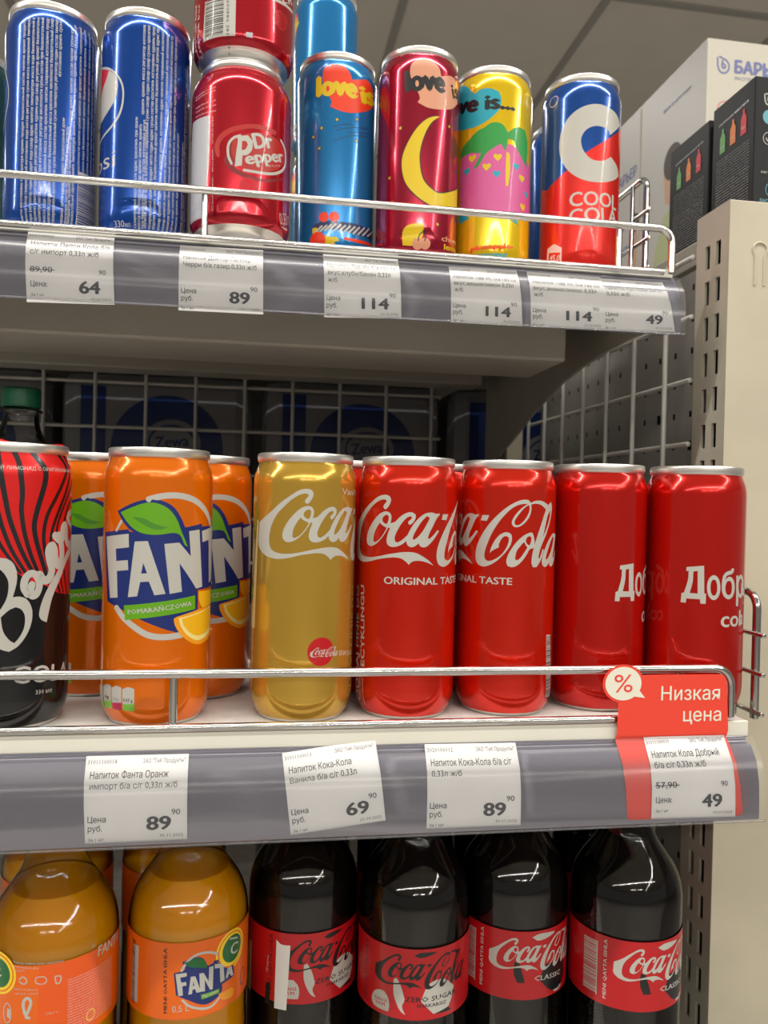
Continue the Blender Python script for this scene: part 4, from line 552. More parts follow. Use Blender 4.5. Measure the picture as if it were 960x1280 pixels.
# uprights, grid panels and pegboard
def slotted(name, label, cat, x0, x1, yf, yb, z0, z1, pitch, zoff):
    t = thing(name, label, cat, (0, 0, 0)); mb = MB()
    ys = [yf, yf+.009, yf+.0150, yf+.0225, yf+.0285, yb]
    z = z1-.012-zoff; rows = [z1]
    while z > z0+.06:
        rows += [z, z-.017]; z -= pitch
    rows.append(z0)
    for j in range(len(rows)-1):
        for i in range(5):
            if j % 2 == 1 and i in (1, 3):
                a, b = ys[i], ys[i+1]; za, zb = rows[j+1], rows[j]
                # the rim of the slot gives the sheet its thickness
                vs = [(x0, a, za), (x0, b, za), (x0, b, zb), (x0, a, zb), (x0+.002, a, za), (x0+.002, b, za), (x0+.002, b, zb), (x0+.002, a, zb)]
                mb.add(vs, [(0, 1, 5, 4), (1, 2, 6, 5), (2, 3, 7, 6), (3, 0, 4, 7)], 'upright_steel'); continue
            mb.add([(x0, ys[i+1], rows[j+1]), (x0, ys[i], rows[j+1]), (x0, ys[i], rows[j]), (x0, ys[i+1], rows[j])], [(0, 1, 2, 3)], 'upright_steel')
    mb.box(x0+.012, x0+.013, yf+.002, yb, z0, z1-.002, 'gap_shade'); mb.box(x0, x0+.02, yb, yb+.002, z0, z1, 'upright_steel')  # near-black sheet paints the shade inside the hollow upright
    mb.build('slotted_face', t)
    mb = MB(); mb.box(x0+.0003, x1, yf-.0005, yf+.0015, z0, z1, 'upright_paint', .0004); mb.box(x0+.001, x1, yf+.001, yb, z1-.0015, z1+.0008, 'upright_paint', .0004)
    mb.build('front_face', t); return t
post = slotted('shelf_upright', 'wide cream slotted upright at the right with a keyhole in its face', 'upright', .316, .405, .5047, .543, -H0, .2155, .0257, .012)
mb = MB(); mb.box(.3398, .3402, .5035, .5043, .158, .182, 'upright_steel', .0001)
pts = [(.3360, .5040, .158), (.3360, .5040, .178)]+[(.3395-.0055*math.cos(a), .5040, .182+.0055*math.sin(a)) for a in [PI*k/8 for k in range(9)]]+[(.3430, .5040, .178), (.3430, .5040, .158)]
mb = MB(); mb.tube(pts, .0008, 'upright_paint', 8); mb.build('keyhole', post)
slotted('shelf_upright', 'narrow slotted upright at the back behind the middle shelf', 'upright', .281, .300, .880, .918, -H0, .30, .0257, .01)

def grid_panel(name, label, plane, a0, step, na, rows, lo, hi, r=.002):
    g = thing(name, label, 'wire grid', (0, 0, 0)); mb = MB()
    for i in range(na):
        a = a0+i*step; mb.tube([P3(plane, a, lo), P3(plane, a, hi)], r, 'grid_wire', 8)
    mb.build('vertical_wires', g); mb = MB()
    for z in rows:
        mb.tube([P3(plane, a0-(.012 if plane[0] == 'y' else .031), z, r*1.8), P3(plane, a0+(na-1)*step+.012, z, r*1.8)], r, 'grid_wire', 8)
    mb.build('cross_wires', g)
def P3(plane, a, z, off=0): return (a, plane[1]+off, z) if plane[0] == 'y' else (plane[1]+off, a, z)
grid_panel('wire_grid', 'white wire grid across the back of the shelves', ('y', .9285), -.731, .0549, 18, [.131-.0505*k for k in range(15)], -.60, .160)
grid_panel('wire_grid', 'white wire grid on the right side in front of the perforated panel', ('x', .312), .5795, .0526, 7, [.1892, .145, .0979, .0505]+[.0035-.047*k for k in range(11)], -.50, .19)
# perforated side panel
t = thing('perforated_panel', 'dark grey perforated metal panel behind the side wire grid', 'panel', (0, 0, 0))
mb = MB(); X = .336; hs = .0034; p = .025
nz = 30; ny = 15; y0 = .545; zt = .19
for i in range(ny):
    for j in range(nz):
        ya, za = y0+i*p, zt-(j+1)*p; yc, zc = ya+p/2, za+p/2; h = hs/2
        if (i*7+j*3) % 11 == 0: h = hs*.8
        o4 = [(ya, za), (ya+p, za), (ya+p, za+p), (ya, za+p)]; i4 = [(yc-h, zc-h*1.4), (yc+h, zc-h*1.4), (yc+h, zc+h*1.4), (yc-h, zc+h*1.4)]
        mb.add([(X, a, b) for a, b in o4]+[(X, a, b) for a, b in i4], [(1, 0, 4, 5), (2, 1, 5, 6), (3, 2, 6, 7), (0, 3, 7, 4)], 'pegboard')
mb.build('sheet', t); mb = MB(); mb.box(X+.012, X+.014, y0, y0+ny*p, zt-nz*p, zt, 'gap_shade'); mb.build('hole_shade', t)  # near-black sheet added to paint the dark behind the holes

# ------------------------------------------------------------------ cans
SLIM = [(.0247, .0018), (.0258, .0035), (.0270, .0060), (.0281, .0095), (.0286, .0125), (.0288, .016), (.0288, .1290), (.02865, .1315), (.0282, .1342), (.0274, .1368), (.0266, .1388), (.0262, .1400), (.0260, .1410)]
SLIM_BASE = [(.0, .0095), (.014, .0085), (.0200, .0050), (.0220, .0010), (.0230, .0), (.0240, .0004), (.0248, .0019)]
SLIM_LID = [(.0259, .1405), (.0267, .1412), (.0270, .1424), (.0270, .1446), (.0267, .1455), (.0261, .1458), (.0255, .1453), (.0252, .1436), (.0248, .1405), (.0240, .1398), (.0, .1405)]
SHORT = [(.0297, .0092), (.0312, .0105), (.0325, .0130), (.0330, .0160), (.0330, .0965), (.0327, .0995), (.0318, .1025), (.0300, .1062), (.0280, .1092), (.0268, .1108), (.0264, .1116)]
SHORT_BASE = [(.0, .0095), (.014, .0085), (.0205, .0045), (.0230, .0008), (.0240, .0), (.0248, .0007), (.0252, .0040), (.0258, .0067), (.0287, .0086), (.0298, .0094)]
SHORT_LID = [(.0262, .1110), (.0270, .1118), (.0273, .1128), (.0273, .1142), (.0270, .1149), (.0264, .1151), (.0258, .1146), (.0254, .1130), (.0250, .1100), (.0, .1098)]
def make_can(name, label, cat, paint, items, cyl, rot=0, group=None, short=False, extra=()):
    prof, base, lid = (SHORT, SHORT_BASE, SHORT_LID) if short else (SLIM, SLIM_BASE, SLIM_LID)
    Rm = 33.0 if short else 28.8
    t = thing(name, label, cat, (cyl[0], cyl[1], cyl[2]), rot, group)
    mb = MB(); mb.lathe(prof, paint, SEG); f, step, vc = wrap(prof, Rm); print_art(mb, list(items)+list(extra), f, step, vc); mb.build('body', t)
    mb = MB(); mb.lathe(base, 'tin', SEG); mb.build('base', t)
    mb = MB(); mb.lathe(lid, 'tin', SEG); zt = lid[-1][1]; lo = mb.build('lid', t); mb = MB()
    tabp = [(-.004+.0075*math.cos(a)*1.5, .0075*math.sin(a)) for a in [2*PI*k/24 for k in range(24)]]
    mb.add([(x, y, zt+.0012) for x, y in tabp]+[(x, y, zt+.0004) for x, y in tabp], [tuple(range(24))]+[(24+k, 24+(k+1) % 24, (k+1) % 24, k) for k in range(24)], 'tin')
    mb.build('pull_tab', lo); return t
def again(src, label, cyl, rot=0):
    c = copy_tree(src); c.location = (cyl[0], cyl[1], cyl[2]+H0); c.rotation_euler = (0, 0, rot); c['label'] = label; return c

coca = ART['coca']; script = [i for i in coca if i[0] != 't']
orig = [i for i in coca if i[0] == 't']
og = [['t', 'white', 1, 'ORIGINAL TASTE', [-17.9, 75.4], [34.5, 75.4], 3.9, 1, False]]
grp = 'red cola cans on the middle shelf'
strip_ = [i for i in ART['colaside'] if i[0] == 'p'][0][3]; su = sorted(p[0] for p in strip_); sv = sorted(p[1] for p in strip_)
ART['colaside'] += ladder('black', 2, su[0]+.5, su[-1]-.5, sv[0]+1, sv[-1]-1, 21)
def rotmm(mm, R=28.8): return mm/R
c1 = make_can('soda_can', 'red can with white script starting on its left, beside the gold can', 'soda can', 'can_red', script+og+ART['colaside'], CY['cola1'], 0, grp)
again(c1, 'red can showing the second half of the white script and TASTE', CY['cola2'], rotmm(-39.4))
again(c1, 'plain red can glimpsed behind the gold and the first red cola can', (.0565, .5135, Zm), 2.2)
again(c1, 'plain red can glimpsed behind the two red cola cans', (.1175, .5165, Zm), 2.4)
gold = [i for i in shift(script, 17.5, 2.0)]
mini = shift(recolor(script, 'x', 'x'), 0, 0, .14, (-10, 105)); mini = shift(mini, 18.3, -66.2)
make_can('soda_can', 'gold vanilla cola can with a small round red logo', 'soda can', 'can_gold', gold+ART['gold']+[[i[0], i[1], 2]+list(i[3:]) for i in mini], CY['gold'])
fan = ART['fanta']
fan += [['q', 'white', 2, [(29, 102.4), (50, 106.0), (50.5, 99.6), (43.6, 98.5), (45.2, 75.5), (38.2, 74.0), (36.4, 97.4), (29.6, 96.4)]],
        ['q', 'blue', 1, [(46.7, 104.9), (72, 112), (75, 84), (58, 76), (46.7, 71.9)]],
        ['q', 'white', 2, [(56, 106), (63, 107.5), (72, 86), (66, 84.5), (63.8, 90), (59.5, 89), (59, 83), (52.5, 81.5)], [(60, 94), (62.5, 94.6), (60.6, 100)]]]
grp = 'orange cans on the middle shelf'
fc = make_can('soda_can', 'front orange can with the green leaf and POMARAŃCZOWA banner', 'soda can', 'can_orange', fan, CY['fanta'], 0, grp)
again(fc, 'orange can standing back between the black-red can and the front orange can', (-.1002, .518, Zm), .03)
again(fc, 'orange can standing back between the front orange can and the gold can', (-.0325, .5065, Zm), -.02)
dob = ART['dobry']+[['t', 'white', 1, 'ый', [17.8, 69.0], [32, 69.0], 11, 1, False], ['t', 'white', 1, 'a', [17.2, 53.2], [22, 53.2], 8.5, 1, False]]
grp = 'red cans with Cyrillic lettering on the middle shelf'
dc = make_can('soda_can', 'rightmost red can on the middle shelf, with Cyrillic lettering over cola', 'soda can', 'can_red_dark', dob, CY['dob2'], 0, grp)
again(dc, 'red can with two Cyrillic letters showing at its right edge', CY['dob1'], rotmm(20.8))
again(dc, 'plain red can glimpsed behind the two rightmost red cans', (.2365, .5225, Zm), 2.0)
make_can('soda_can', 'black and red striped can with cream script lettering at the left edge', 'soda can', 'can_black', ART['bon'], CY['bon'])

def micro_lines(lines, seed, h=1.85):
    out = []
    for k, (u, z1, z0) in enumerate(lines):
        L = z1-z0; n = max(4, int(L/(h/CAPH*.52)))
        out.append(['t', 'white', 1, micro(n, seed+k), [u+.9, z0], [u+.9, min(z1, 139)], h, 1, True])
    return out
pb = ART['pepsi1bar']
make_can('soda_can', 'blue can covered in fine white print with a barcode at the lower right', 'soda can', 'can_pepsi',
         [i for i in ART['pepsi1text'] if isinstance(i[0], str)]+[i for i in ART['pepsi1'] if isinstance(i[0], str)], CY['pep1'],
         extra=micro_lines(ART['pepsi1text'], 5)+ladder('blue', 2, pb[0][0], pb[1][0], pb[2][1], pb[0][1]-1, 3))
make_can('soda_can', 'blue can with half of a red white and blue globe and fine white print', 'soda can', 'can_pepsi', ART['pepsi'], CY['pep2'], extra=micro_lines(ART['pepsitext'], 60))
drb = ART['drubar']
for it in ART['dru']+ART['dr']:
    if it[0] == 'p': it[3] = [[p[0], max(p[1], 13.5)] for p in it[3]]
grp = 'dark red cans stacked on the upper shelf'
make_can('soda_can', 'lower dark red can of the stacked pair, with the oval white lettered logo', 'soda can', 'can_pepper', ART['dr'], CY['dr'], 0, grp, True)
make_can('soda_can', 'upper dark red can of the stacked pair, with the large barcode', 'soda can', 'can_pepper', ART['dru'], CY['dru'], 0, grp, True,
         extra=ladder('black', 2, drb[0][0], drb[1][0], max(15, drb[2][1]), drb[0][1], 8))
st = ART['stars']
def stars(n, c='ylw'):
    return [['*', 'black', 1, p, 1.9] for p in st[n]]+[['*', c, 2, p, 1.35] for p in st[n]]
lb = make_can('soda_can', 'sky blue can with a red heart and yellow love lettering', 'soda can', 'can_sky', ART['lblue'], CY['lblue'], 0, 'sky blue cans on the upper shelf', extra=stars('lblue'))
again(lb, 'sky blue can on top of the stack behind the red heart can', (.0530, .735, Zt+.1458), -2.2)
again(lb, 'sky blue can at the bottom of the stack behind the red heart can', (.0530, .735, Zt), -1.9)
make_can('soda_can', 'cherry red can with a yellow crescent moon and a peach heart', 'soda can', 'can_cherry', ART['lred'], CY['lred'], extra=stars('lred'))
make_can('soda_can', 'yellow can with a green palm tree and teal heart', 'soda can', 'can_yellow', ART['lyel'], CY['lyel'])
grp = 'blue and red cans at the right end of the upper shelf'
cc_ = make_can('soda_can', 'front blue and red can with a big cream letter C', 'soda can', 'can_blue', ART['cool'], CY['cool'], 0, grp)
again(cc_, 'blue and red can half hidden between the yellow can and the big letter C can', (.2480, .638, Zt), 1.0)
make_can('soda_can', 'dark teal can cut off by the left edge of the upper shelf', 'soda can', 'can_teal', [], (-.2125, .622, Zt))

# ------------------------------------------------------------------ bottles
BOT = [(.0, .006), (.010, .006), (.018, .002), (.0235, 0), (.0285, .0025), (.0315, .010), (.0323, .022), (.0325, .040), (.0325, .0835), (.0321, .0855), (.0321, .1275), (.0325, .1295),
       (.0325, .1420), (.0322, .1460), (.0313, .1510), (.0297, .1560), (.0272, .1610), (.0242, .1655), (.0210, .1700), (.0182, .1740), (.0160, .1785), (.0145, .1830), (.0136, .1880), (.0132, .1935),
       (.0134, .1945), (.0162, .1950), (.0162, .1965), (.0130, .1972), (.0126, .1990)]
def band(v0, v1, r=.0327): return [(r, v0), (r, v1)]
def make_bottle(name, label, cat, drink, fill, lab, v0, v1, items, cyl, rot=0, group=None, cap='cap_red', extra=()):
    t = thing(name, label, cat, (cyl[0], cyl[1], cyl[2]), rot, group)
    mb = MB(); mb.lathe(BOT, 'pet', 64); mb.build('bottle_shell', t)
    inner = [(max(0, r-.0007), z+.0005 if z < .02 else z) for r, z in BOT if z < fill]
    a, b = inner[-1], [(r, z) for r, z in BOT if z >= fill][0]
    k = (fill-a[1])/(b[1]-a[1]); inner.append((a[0]+(b[0]-.0007-a[0])*k, fill)); rl = inner[-1][0]
    mb = MB(); mb.lathe(inner+[(rl-.0004, fill+.0001), (0, fill)], drink, 64, sharp=(len(inner)-1,)); mb.build('drink', t)
    prof = band(v0/1000, v1/1000); mb = MB(); mb.lathe(prof, lab, SEG); f, step, vc = wrap(prof, 32.7)
    print_art(mb, list(items)+list(extra), f, step, ()); mb.build('label', t)
    mb = MB(); mb.lathe([(.0129, .1985), (.0148, .1985), (.0150, .2000), (.0150, .2120), (.0144, .2138), (0, .2140)], cap, 40, sharp=(1, 2, 3)); mb.build('cap', t)
    return t
def clamp_items(items, v0, v1):
    out = []
    for it in items:
        it = list(it); c = lambda p: [p[0], max(v0+.3, min(v1-.3, p[1]))]
        if it[0] in 'pq': it[3:] = [[c(p) for p in l] for l in it[3:]]
        out.append(it)
    return out
zero = [[i[0], 'black', 2]+list(i[3:]) for i in shift(script, 3.3, -1.4, .48, (-18.2, 124.2))]
cz = clamp_items(ART['cz'], 87, 126.3)+zero
grp = 'cola bottles with red labels on the low shelf'
def bshift(mm): return mm/32.7
zb = make_bottle('soda_bottle', 'cola bottle with black script and round white YANGI mark, between two cola bottles', 'soda bottle', 'cola', .179, 'cokered', 87, 126.3, cz, CY['cb2'], 0, grp, 'cap_black')
make_bottle('soda_bottle', 'cola bottle with a torn white paper strip on its red label', 'soda bottle', 'cola', .179, 'cokered', 88, 127.8, shift(cz, 16.3, 1.6)+clamp_items(ART['cz1'], 84, 127.8), CY['cb1'], 0, grp, 'cap_black')
cls = shift(script, 9.1, -1.4, .50, (-18.2, 124.2)); cc = [[i[0], i[1], 2]+list(i[3:]) for i in cls]+clamp_items(ART['cc'], 87, 126.5)
bb = ART['cc4bar']; bar = [['q', 'black', 1, [(-37, 92), (-25, 92), (-25, 122.5), (-37, 122.5)]]]
u0 = -43.5; bar = ladder('white', 1, u0, u0+9, 92, 121, 12)+[['q', 'white', 1, [(u0+9, 91), (u0+9.6, 91), (u0+9.6, 122), (u0+9, 122)]]]
kb = make_bottle('soda_bottle', 'cola bottle with white CLASSIC lettering, third of the dark bottles', 'soda bottle', 'cola', .179, 'cokered', 87, 126.6, cc+bar, CY['cb3'], 0, grp, 'cap_red')
again(kb, 'rightmost cola bottle, with a barcode on the left of its label', CY['cb4'], bshift(3.7))
for k, (x, y, r, s_) in enumerate(((.036, .548, 2.0, 'behind the bottle with the torn paper strip'), (.104, .5290, 1.2, 'behind the bottle with the YANGI mark'), (.172, .5390, 2.6, 'behind the CLASSIC lettered bottle'), (.240, .5200, 1.7, 'behind the rightmost bottle'))):
    again(zb if k < 2 else kb, 'cola bottle in the second row, '+s_, (x, y, ZB), r)
grp = 'orange soda bottles on the low shelf'
fb = clamp_items(ART['fbb'], 101.5, 141); fbar = ART['fbbar']
fb2 = make_bottle('soda_bottle', 'orange soda bottle with the leaf logo and 0,5 L facing out on its label', 'soda bottle', 'orange_soda', .168, 'forange', 101.3, 141.2, fb, CY['fb2'], 0, grp, 'cap_orange',
                  extra=ladder('black', 3, fbar[0][0]+1, fbar[1][0]-1, 104.5, 137.5, 4, -.5))
fl = ART['fbatext']; tx = []
for k, (a, b) in enumerate(fl):
    v = 131.0-k*1.35; tx.append(['t', 'pink', 2, micro(52, 200+k), [a[0], v], [a[0]+27, v], .85, 0, True])
tx.append(['q', 'fdkorange', 1, [(0.5, 102), (30, 102), (30, 140.8), (0.5, 140.8)]])
fb1 = make_bottle('soda_bottle', 'orange soda bottle turned to the small print on its label, at the left edge', 'soda bottle', 'orange_soda', .168, 'forange', 101.3, 141.2, clamp_items(ART['fba'], 101.5, 141), CY['fb1'], 0, grp, 'cap_orange', extra=tx)
again(fb1, 'orange soda bottle in the second row behind the small print bottle', (-.118, .520, ZB), 2.9)
again(fb2, 'orange soda bottle in the second row behind the 0,5 L bottle', (-.048, .5275, ZB), 2.2)
# lemonade bottle with a green cap at the back of the middle shelf
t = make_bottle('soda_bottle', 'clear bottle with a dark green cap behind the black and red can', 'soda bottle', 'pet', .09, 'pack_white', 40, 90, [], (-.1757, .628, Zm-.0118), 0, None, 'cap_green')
t.location = (-.1757, .628, H0+Zm); t.scale = (.93, .93, .93)
# ------------------------------------------------------------------ price tags
def bil(q, a, b):
    (x0, z0), (x1, z1), (x2, z2), (x3, z3) = q
    return ((x0*(1-a)+x1*a)*(1-b)+(x3*(1-a)+x2*a)*b, (z0*(1-a)+z1*a)*(1-b)+(z3*(1-a)+z2*a)*b)
def on_strip(prof, off):
    pr = list(prof)
    def Y(z):
        if z >= pr[-1][0]: return pr[-1][1]
        if z <= pr[0][0]: return pr[0][1]
        for i in range(len(pr)-1):
            if z <= pr[i+1][0]: return pr[i][1]+(pr[i+1][1]-pr[i][1])*(z-pr[i][0])/(pr[i+1][0]-pr[i][0])
    def f(u, v, lay):
        z = v/1000; y = Y(z)+off-.00008*lay; dy = (Y(z+.001)-Y(z-.001))/.002; l = math.hypot(1, dy)
        return (u/1000, y, z), (0, -1/l, dy/l)
    return f, [p[0]*1000 for p in pr]
def price_tag(q, prof, lines, big, sup, label, old=None, code='31011100018', date='30.11.2022', grp='price tags', off=.0009):
    mb = MB(); f, vc = on_strip(prof, off); it = []
    def T(a, b): p = bil(q, a, b); return [p[0]*1000, p[1]*1000]
    hgt = abs(T(.5, 0)[1]-T(.5, 1)[1])
    it.append(['q', 'tag_paper', 0, [T(0, 0), T(1, 0), T(1, 1), T(0, 1)][::-1]])
    def X(s, a0, a1, b, h, bold=0, c='tag_ink'): it.append(['t', c, 1, s, T(a0, b), T(a1, b), h*hgt, bold, bold == 0 and h < .06])
    X(code, .02, .30, .085, .045, 0, 'tag_ink_faint'); X('ЗАО "ТиК Продукты"', .55, .97, .085, .045, 0, 'tag_ink_faint')
    for k, (s, w) in enumerate(lines): X(s, .05, .05+w, .235+.118*k, .072, .18, 'tag_ink')
    if old:
        X(old, .05, .30, .60, .075, .3)
        it.append(['q', 'tag_ink', 2, [T(.04, .575), T(.33, .573), T(.33, .563), T(.04, .565)][::-1]]); X('90', .83, .91, .60, .065, .2); X('Цена:', .05, .24, .79, .072, .3); X('За 1 шт', .05, .2, .915, .035)
    else:
        X('Цена', .03, .205, .745, .072, .3); X('руб.', .03, .165, .855, .072, .3); X('За 1 шт', .03, .18, .975, .035)
        X(sup, .845, .93, .68, .068, .3)
    w = .245 if len(big) == 2 else .36
    X(big, .84-w, .84, .86, .165, 1.5); X(date, .73, .96, .955, .038, 0, 'tag_ink_faint')
    for k in range(46):
        a = .01+k*.0215; it.append(['q', 'tag_ink_faint', 1, [T(a, .993), T(a+.008, .993), T(a+.008, .985), T(a, .985)][::-1]])
    print_art(mb, it, f, None, vc)
    o = mb.build('price_tag'); tag(o, label, 'price tag', grp); return o
TQ = {'m1': [[-0.0814, -0.1285], [-0.0317, -0.1286], [-0.0308, -0.1674], [-0.079, -0.1676]], 'm2': [[0.0152, -0.1293], [0.0641, -0.1242], [0.0684, -0.1621], [0.0201, -0.1675]], 'm3': [[0.0905, -0.1271], [0.1409, -0.1274], [0.1407, -0.1673], [0.0899, -0.1672]], 'm4': [[0.2151, -0.1261], [0.2638, -0.125], [0.2639, -0.1674], [0.2142, -0.1668]], 'red': [[0.2004, -0.0921], [0.2639, -0.091], [0.2686, -0.1671], [0.1997, -0.1671]], 'circ': [[0.1895, -0.0858], [0.213, -0.086], [0.2136, -0.1056], [0.19, -0.1052]], 't1': [[-0.1421, 0.1624], [-0.0914, 0.1623], [-0.0887, 0.1179], [-0.1392, 0.1164]], 't2': [[-0.0516, 0.1598], [-0.0001, 0.1605], [0.0008, 0.1175], [-0.0508, 0.1169]], 't3': [[0.0381, 0.1611], [0.0873, 0.1612], [0.0888, 0.1201], [0.0391, 0.1181]], 't4': [[0.121, 0.1584], [0.1678, 0.1592], [0.17, 0.12], [0.1215, 0.1197]], 't5': [[0.1747, 0.1588], [0.2272, 0.1586], [0.2267, 0.1211], [0.1758, 0.12]], 't6': [[0.227, 0.1579], [0.2725, 0.158], [0.2786, 0.1225], [0.2267, 0.1211]]}
g1 = 'price tags on the middle shelf edge'; g2 = 'price tags on the upper shelf edge'
mp = [(-.2, .3995)]+PM[1:]
price_tag(TQ['m1'], mp, [('Напиток Фанта Оранж', .76), ('импорт б/а с/г 0,33л ж/б', .85)], '89', '90', 'white price tag 89 below the front orange can', grp=g1)
price_tag(TQ['m2'], mp, [('Напиток Кока-Кола', .66), ('Ванила б/а с/г 0,33л', .70)], '69', '90', 'tilted white price tag 69 below the gold can', code='31011100013', date='25.04.2022', grp=g1)
price_tag(TQ['m3'], mp, [('Напиток Кока-Кола б/а с/г', .87), ('0,33л ж/б', .32)], '89', '90', 'white price tag 89 below the red cola cans', code='2020106012', grp=g1)
price_tag(TQ['m4'], mp, [('Напиток Кола Добрый', .82), ('б/а с/г 0,33л ж/б', .62)], '49', '90', 'white price tag 49 stuck on the red promotion card', old='57,90', code='31011100019', date='09.01.2023', grp=g1, off=.0004)
price_tag(TQ['t1'], [(0, .504)]+PT[1:], [('Напиток Пепси Кола б/а', .90), ('с/г импорт 0,33л ж/б', .78)], '64', '90', 'white price tag 64 below the blue cans', old='89,90', code='31011100012', date='09.01.2023', grp=g2)
price_tag(TQ['t2'], [(0, .504)]+PT[1:], [('Напиток Доктор Пеппер', .80), ('Черри б/а газир.0,33л ж/б', .87)], '89', '90', 'white price tag 89 below the dark red stacked cans', code='31011100009', date='02.11.2022', grp=g2)
l3 = 'ж/б'
price_tag(TQ['t3'], [(0, .504)]+PT[1:], [('Напиток Лав Ис б/а газ со', .90), ('вкус.клубн/банан 0,33л', .82), (l3, .12)], '114', '90', 'white price tag 114 below the sky blue can', date='20.12.2022', grp=g2)
price_tag(TQ['t4'], [(0, .504)]+PT[1:], [('Напиток Лав Ис б/а газ со', .90), ('вкус.вишня/лимон 0,33л', .85), (l3, .12)], '114', '90', 'white price tag 114 below the yellow can', date='20.12.2022', grp=g2)
price_tag(TQ['t5'], [(0, .504)]+PT[1:], [('Напиток Лав Ис б/а газ со', .90), ('вкус.ананас/кокос 0,33л', .85), (l3, .12)], '114', '90', 'white price tag 114 touching the last tag 49', date='20.12.2022', grp=g2)
price_tag(TQ['t6'], [(0, .504)]+PT[1:], [('Напиток Кул Кола б/а с/г', .88), ('0,33л ж/б', .35)], '49', '90', 'white price tag 49 at the right end of the upper shelf edge', date='09.01.2023', grp=g2, off=.0014)
# red promotion card
mb = MB(); f, vc = on_strip(mp, .0010); it = []
pc = [(.2006, -.1655), (.2013, -.1667), (.2030, -.1672), (.2665, -.1672), (.2683, -.1664), (.2688, -.1645), (.2668, -.1450), (.2655, -.1280), (.2636, -.0950), (.2626, -.0925), (.2600, -.0910), (.2030, -.0908), (.2000, -.0912), (.1985, -.0990), (.1988, -.1060), (.1985, -.1265)]
it.append(['q', 'promo_red', 0, [(a*1000, b*1000) for a, b in pc]])
cx, cz_ = 201.5, -95.6
it.append(['q', 'promo_red', 0, circ((cx, cz_), 12.1, 10.6, 40)])
it.append(['q', 'promo_cream', 1, circ((cx, cz_), 10.6, 9.3, 40)]); it.append(['q', 'promo_cream', 1, [(cx+8, cz_-2), (cx+13.0, cz_-8.2), (cx+5, cz_-7)]])
it.append(['t', 'promo_red', 2, '%', [cx-5.4, cz_-4.6], [cx+5.4, cz_-4.6], 9.8, 0, False])
it.append(['t', 'promo_cream', 1, 'Низкая', [224.0, -105.2], [259.5, -105.2], 7.6, .3, False]); it.append(['t', 'promo_cream', 1, 'цена', [237.5, -117.2], [260.6, -117.2], 7.4, .3, False])
f2, _ = on_strip(mp, -.0001-.0003); 
def fpromo(u, v, lay):
    p, n = f(u, v, lay)
    # above the flap the card leans outward in front of the rail
    k = max(0, min(1, (v+127)/4)); return (p[0], p[1]-.0022*k*1.0, p[2]), n
print_art(mb, it, fpromo, 4.0, vc+[-125, -123, -121])
o = mb.build('promotion_card'); tag(o, 'red promotion card with a round percent badge over the rail', 'promotion card')

# ------------------------------------------------------------------ boxes and the shelf they stand on
t = thing('side_shelf', 'grey metal shelf at the right that carries the black and white boxes', 'shelf', (0, 0, 0))
mb = MB(); mb.box(.352, 1.2, .546, 1.2, .2029, .2229, 'shelf_paint', .001); mb.build('board', t)
mb = MB(); mb.box(.353, 1.2, .55, .56, -.5, .2029, 'pegboard'); mb.build('back_panel', t)
def flat(origin, ud, vd, nd):
    O, U, V, N = Vector(origin), Vector(ud), Vector(vd), Vector(nd)
    def f(u, v, lay): return tuple(O+U*(u/1000)+V*(v/1000)+N*(.0001+.00008*lay)), tuple(N)
    return f
def side_face(x, y_near): return flat((x, y_near, 0), (0, -1, 0), (0, 0, 1), (-1, 0, 0))
def carton(name, label, x0, x1, y0, y1, z0, z1, mfront, mside, side, front, grp):
    mb = MB(); mb.box(x0, x1, y0, y1, z0, z1, mfront, .0008)
    if mside != mfront: mb.add([(x0-.0001, y1-.001, z0+.001), (x0-.0001, y0+.001, z0+.001), (x0-.0001, y0+.001, z1-.001), (x0-.0001, y1-.001, z1-.001)], [(0, 1, 2, 3)], mside)
    print_art(mb, side, flat((x0-.0001, y1, z0), (0, -1, 0), (0, 0, 1), (-1, 0, 0)), None)
    print_art(mb, front, flat((x0, y0, z0), (1, 0, 0), (0, 0, 1), (0, -1, 0)), None)
    o = mb.build(name); tag(o, label, 'box', grp); return o
def logo(c, x, z, s, lay=1):
    return [['s', c, lay, .16*s, [(x-.55*s, z+.62*s), (x-.5*s, z-.1*s), (x-.3*s, z-.55*s), (x+.1*s, z-.68*s), (x+.5*s, z-.4*s), (x+.55*s, z+.1*s), (x+.3*s, z+.45*s), (x-.02*s, z+.6*s), (x-.35*s, z+.72*s)], 0],
            ['s', c, lay, .16*s, [(x-.05*s, z+.4*s), (x-.1*s, z-.1*s), (x+.1*s, z-.25*s), (x+.22*s, z-.05*s), (x+.05*s, z+.12*s)], 0]]
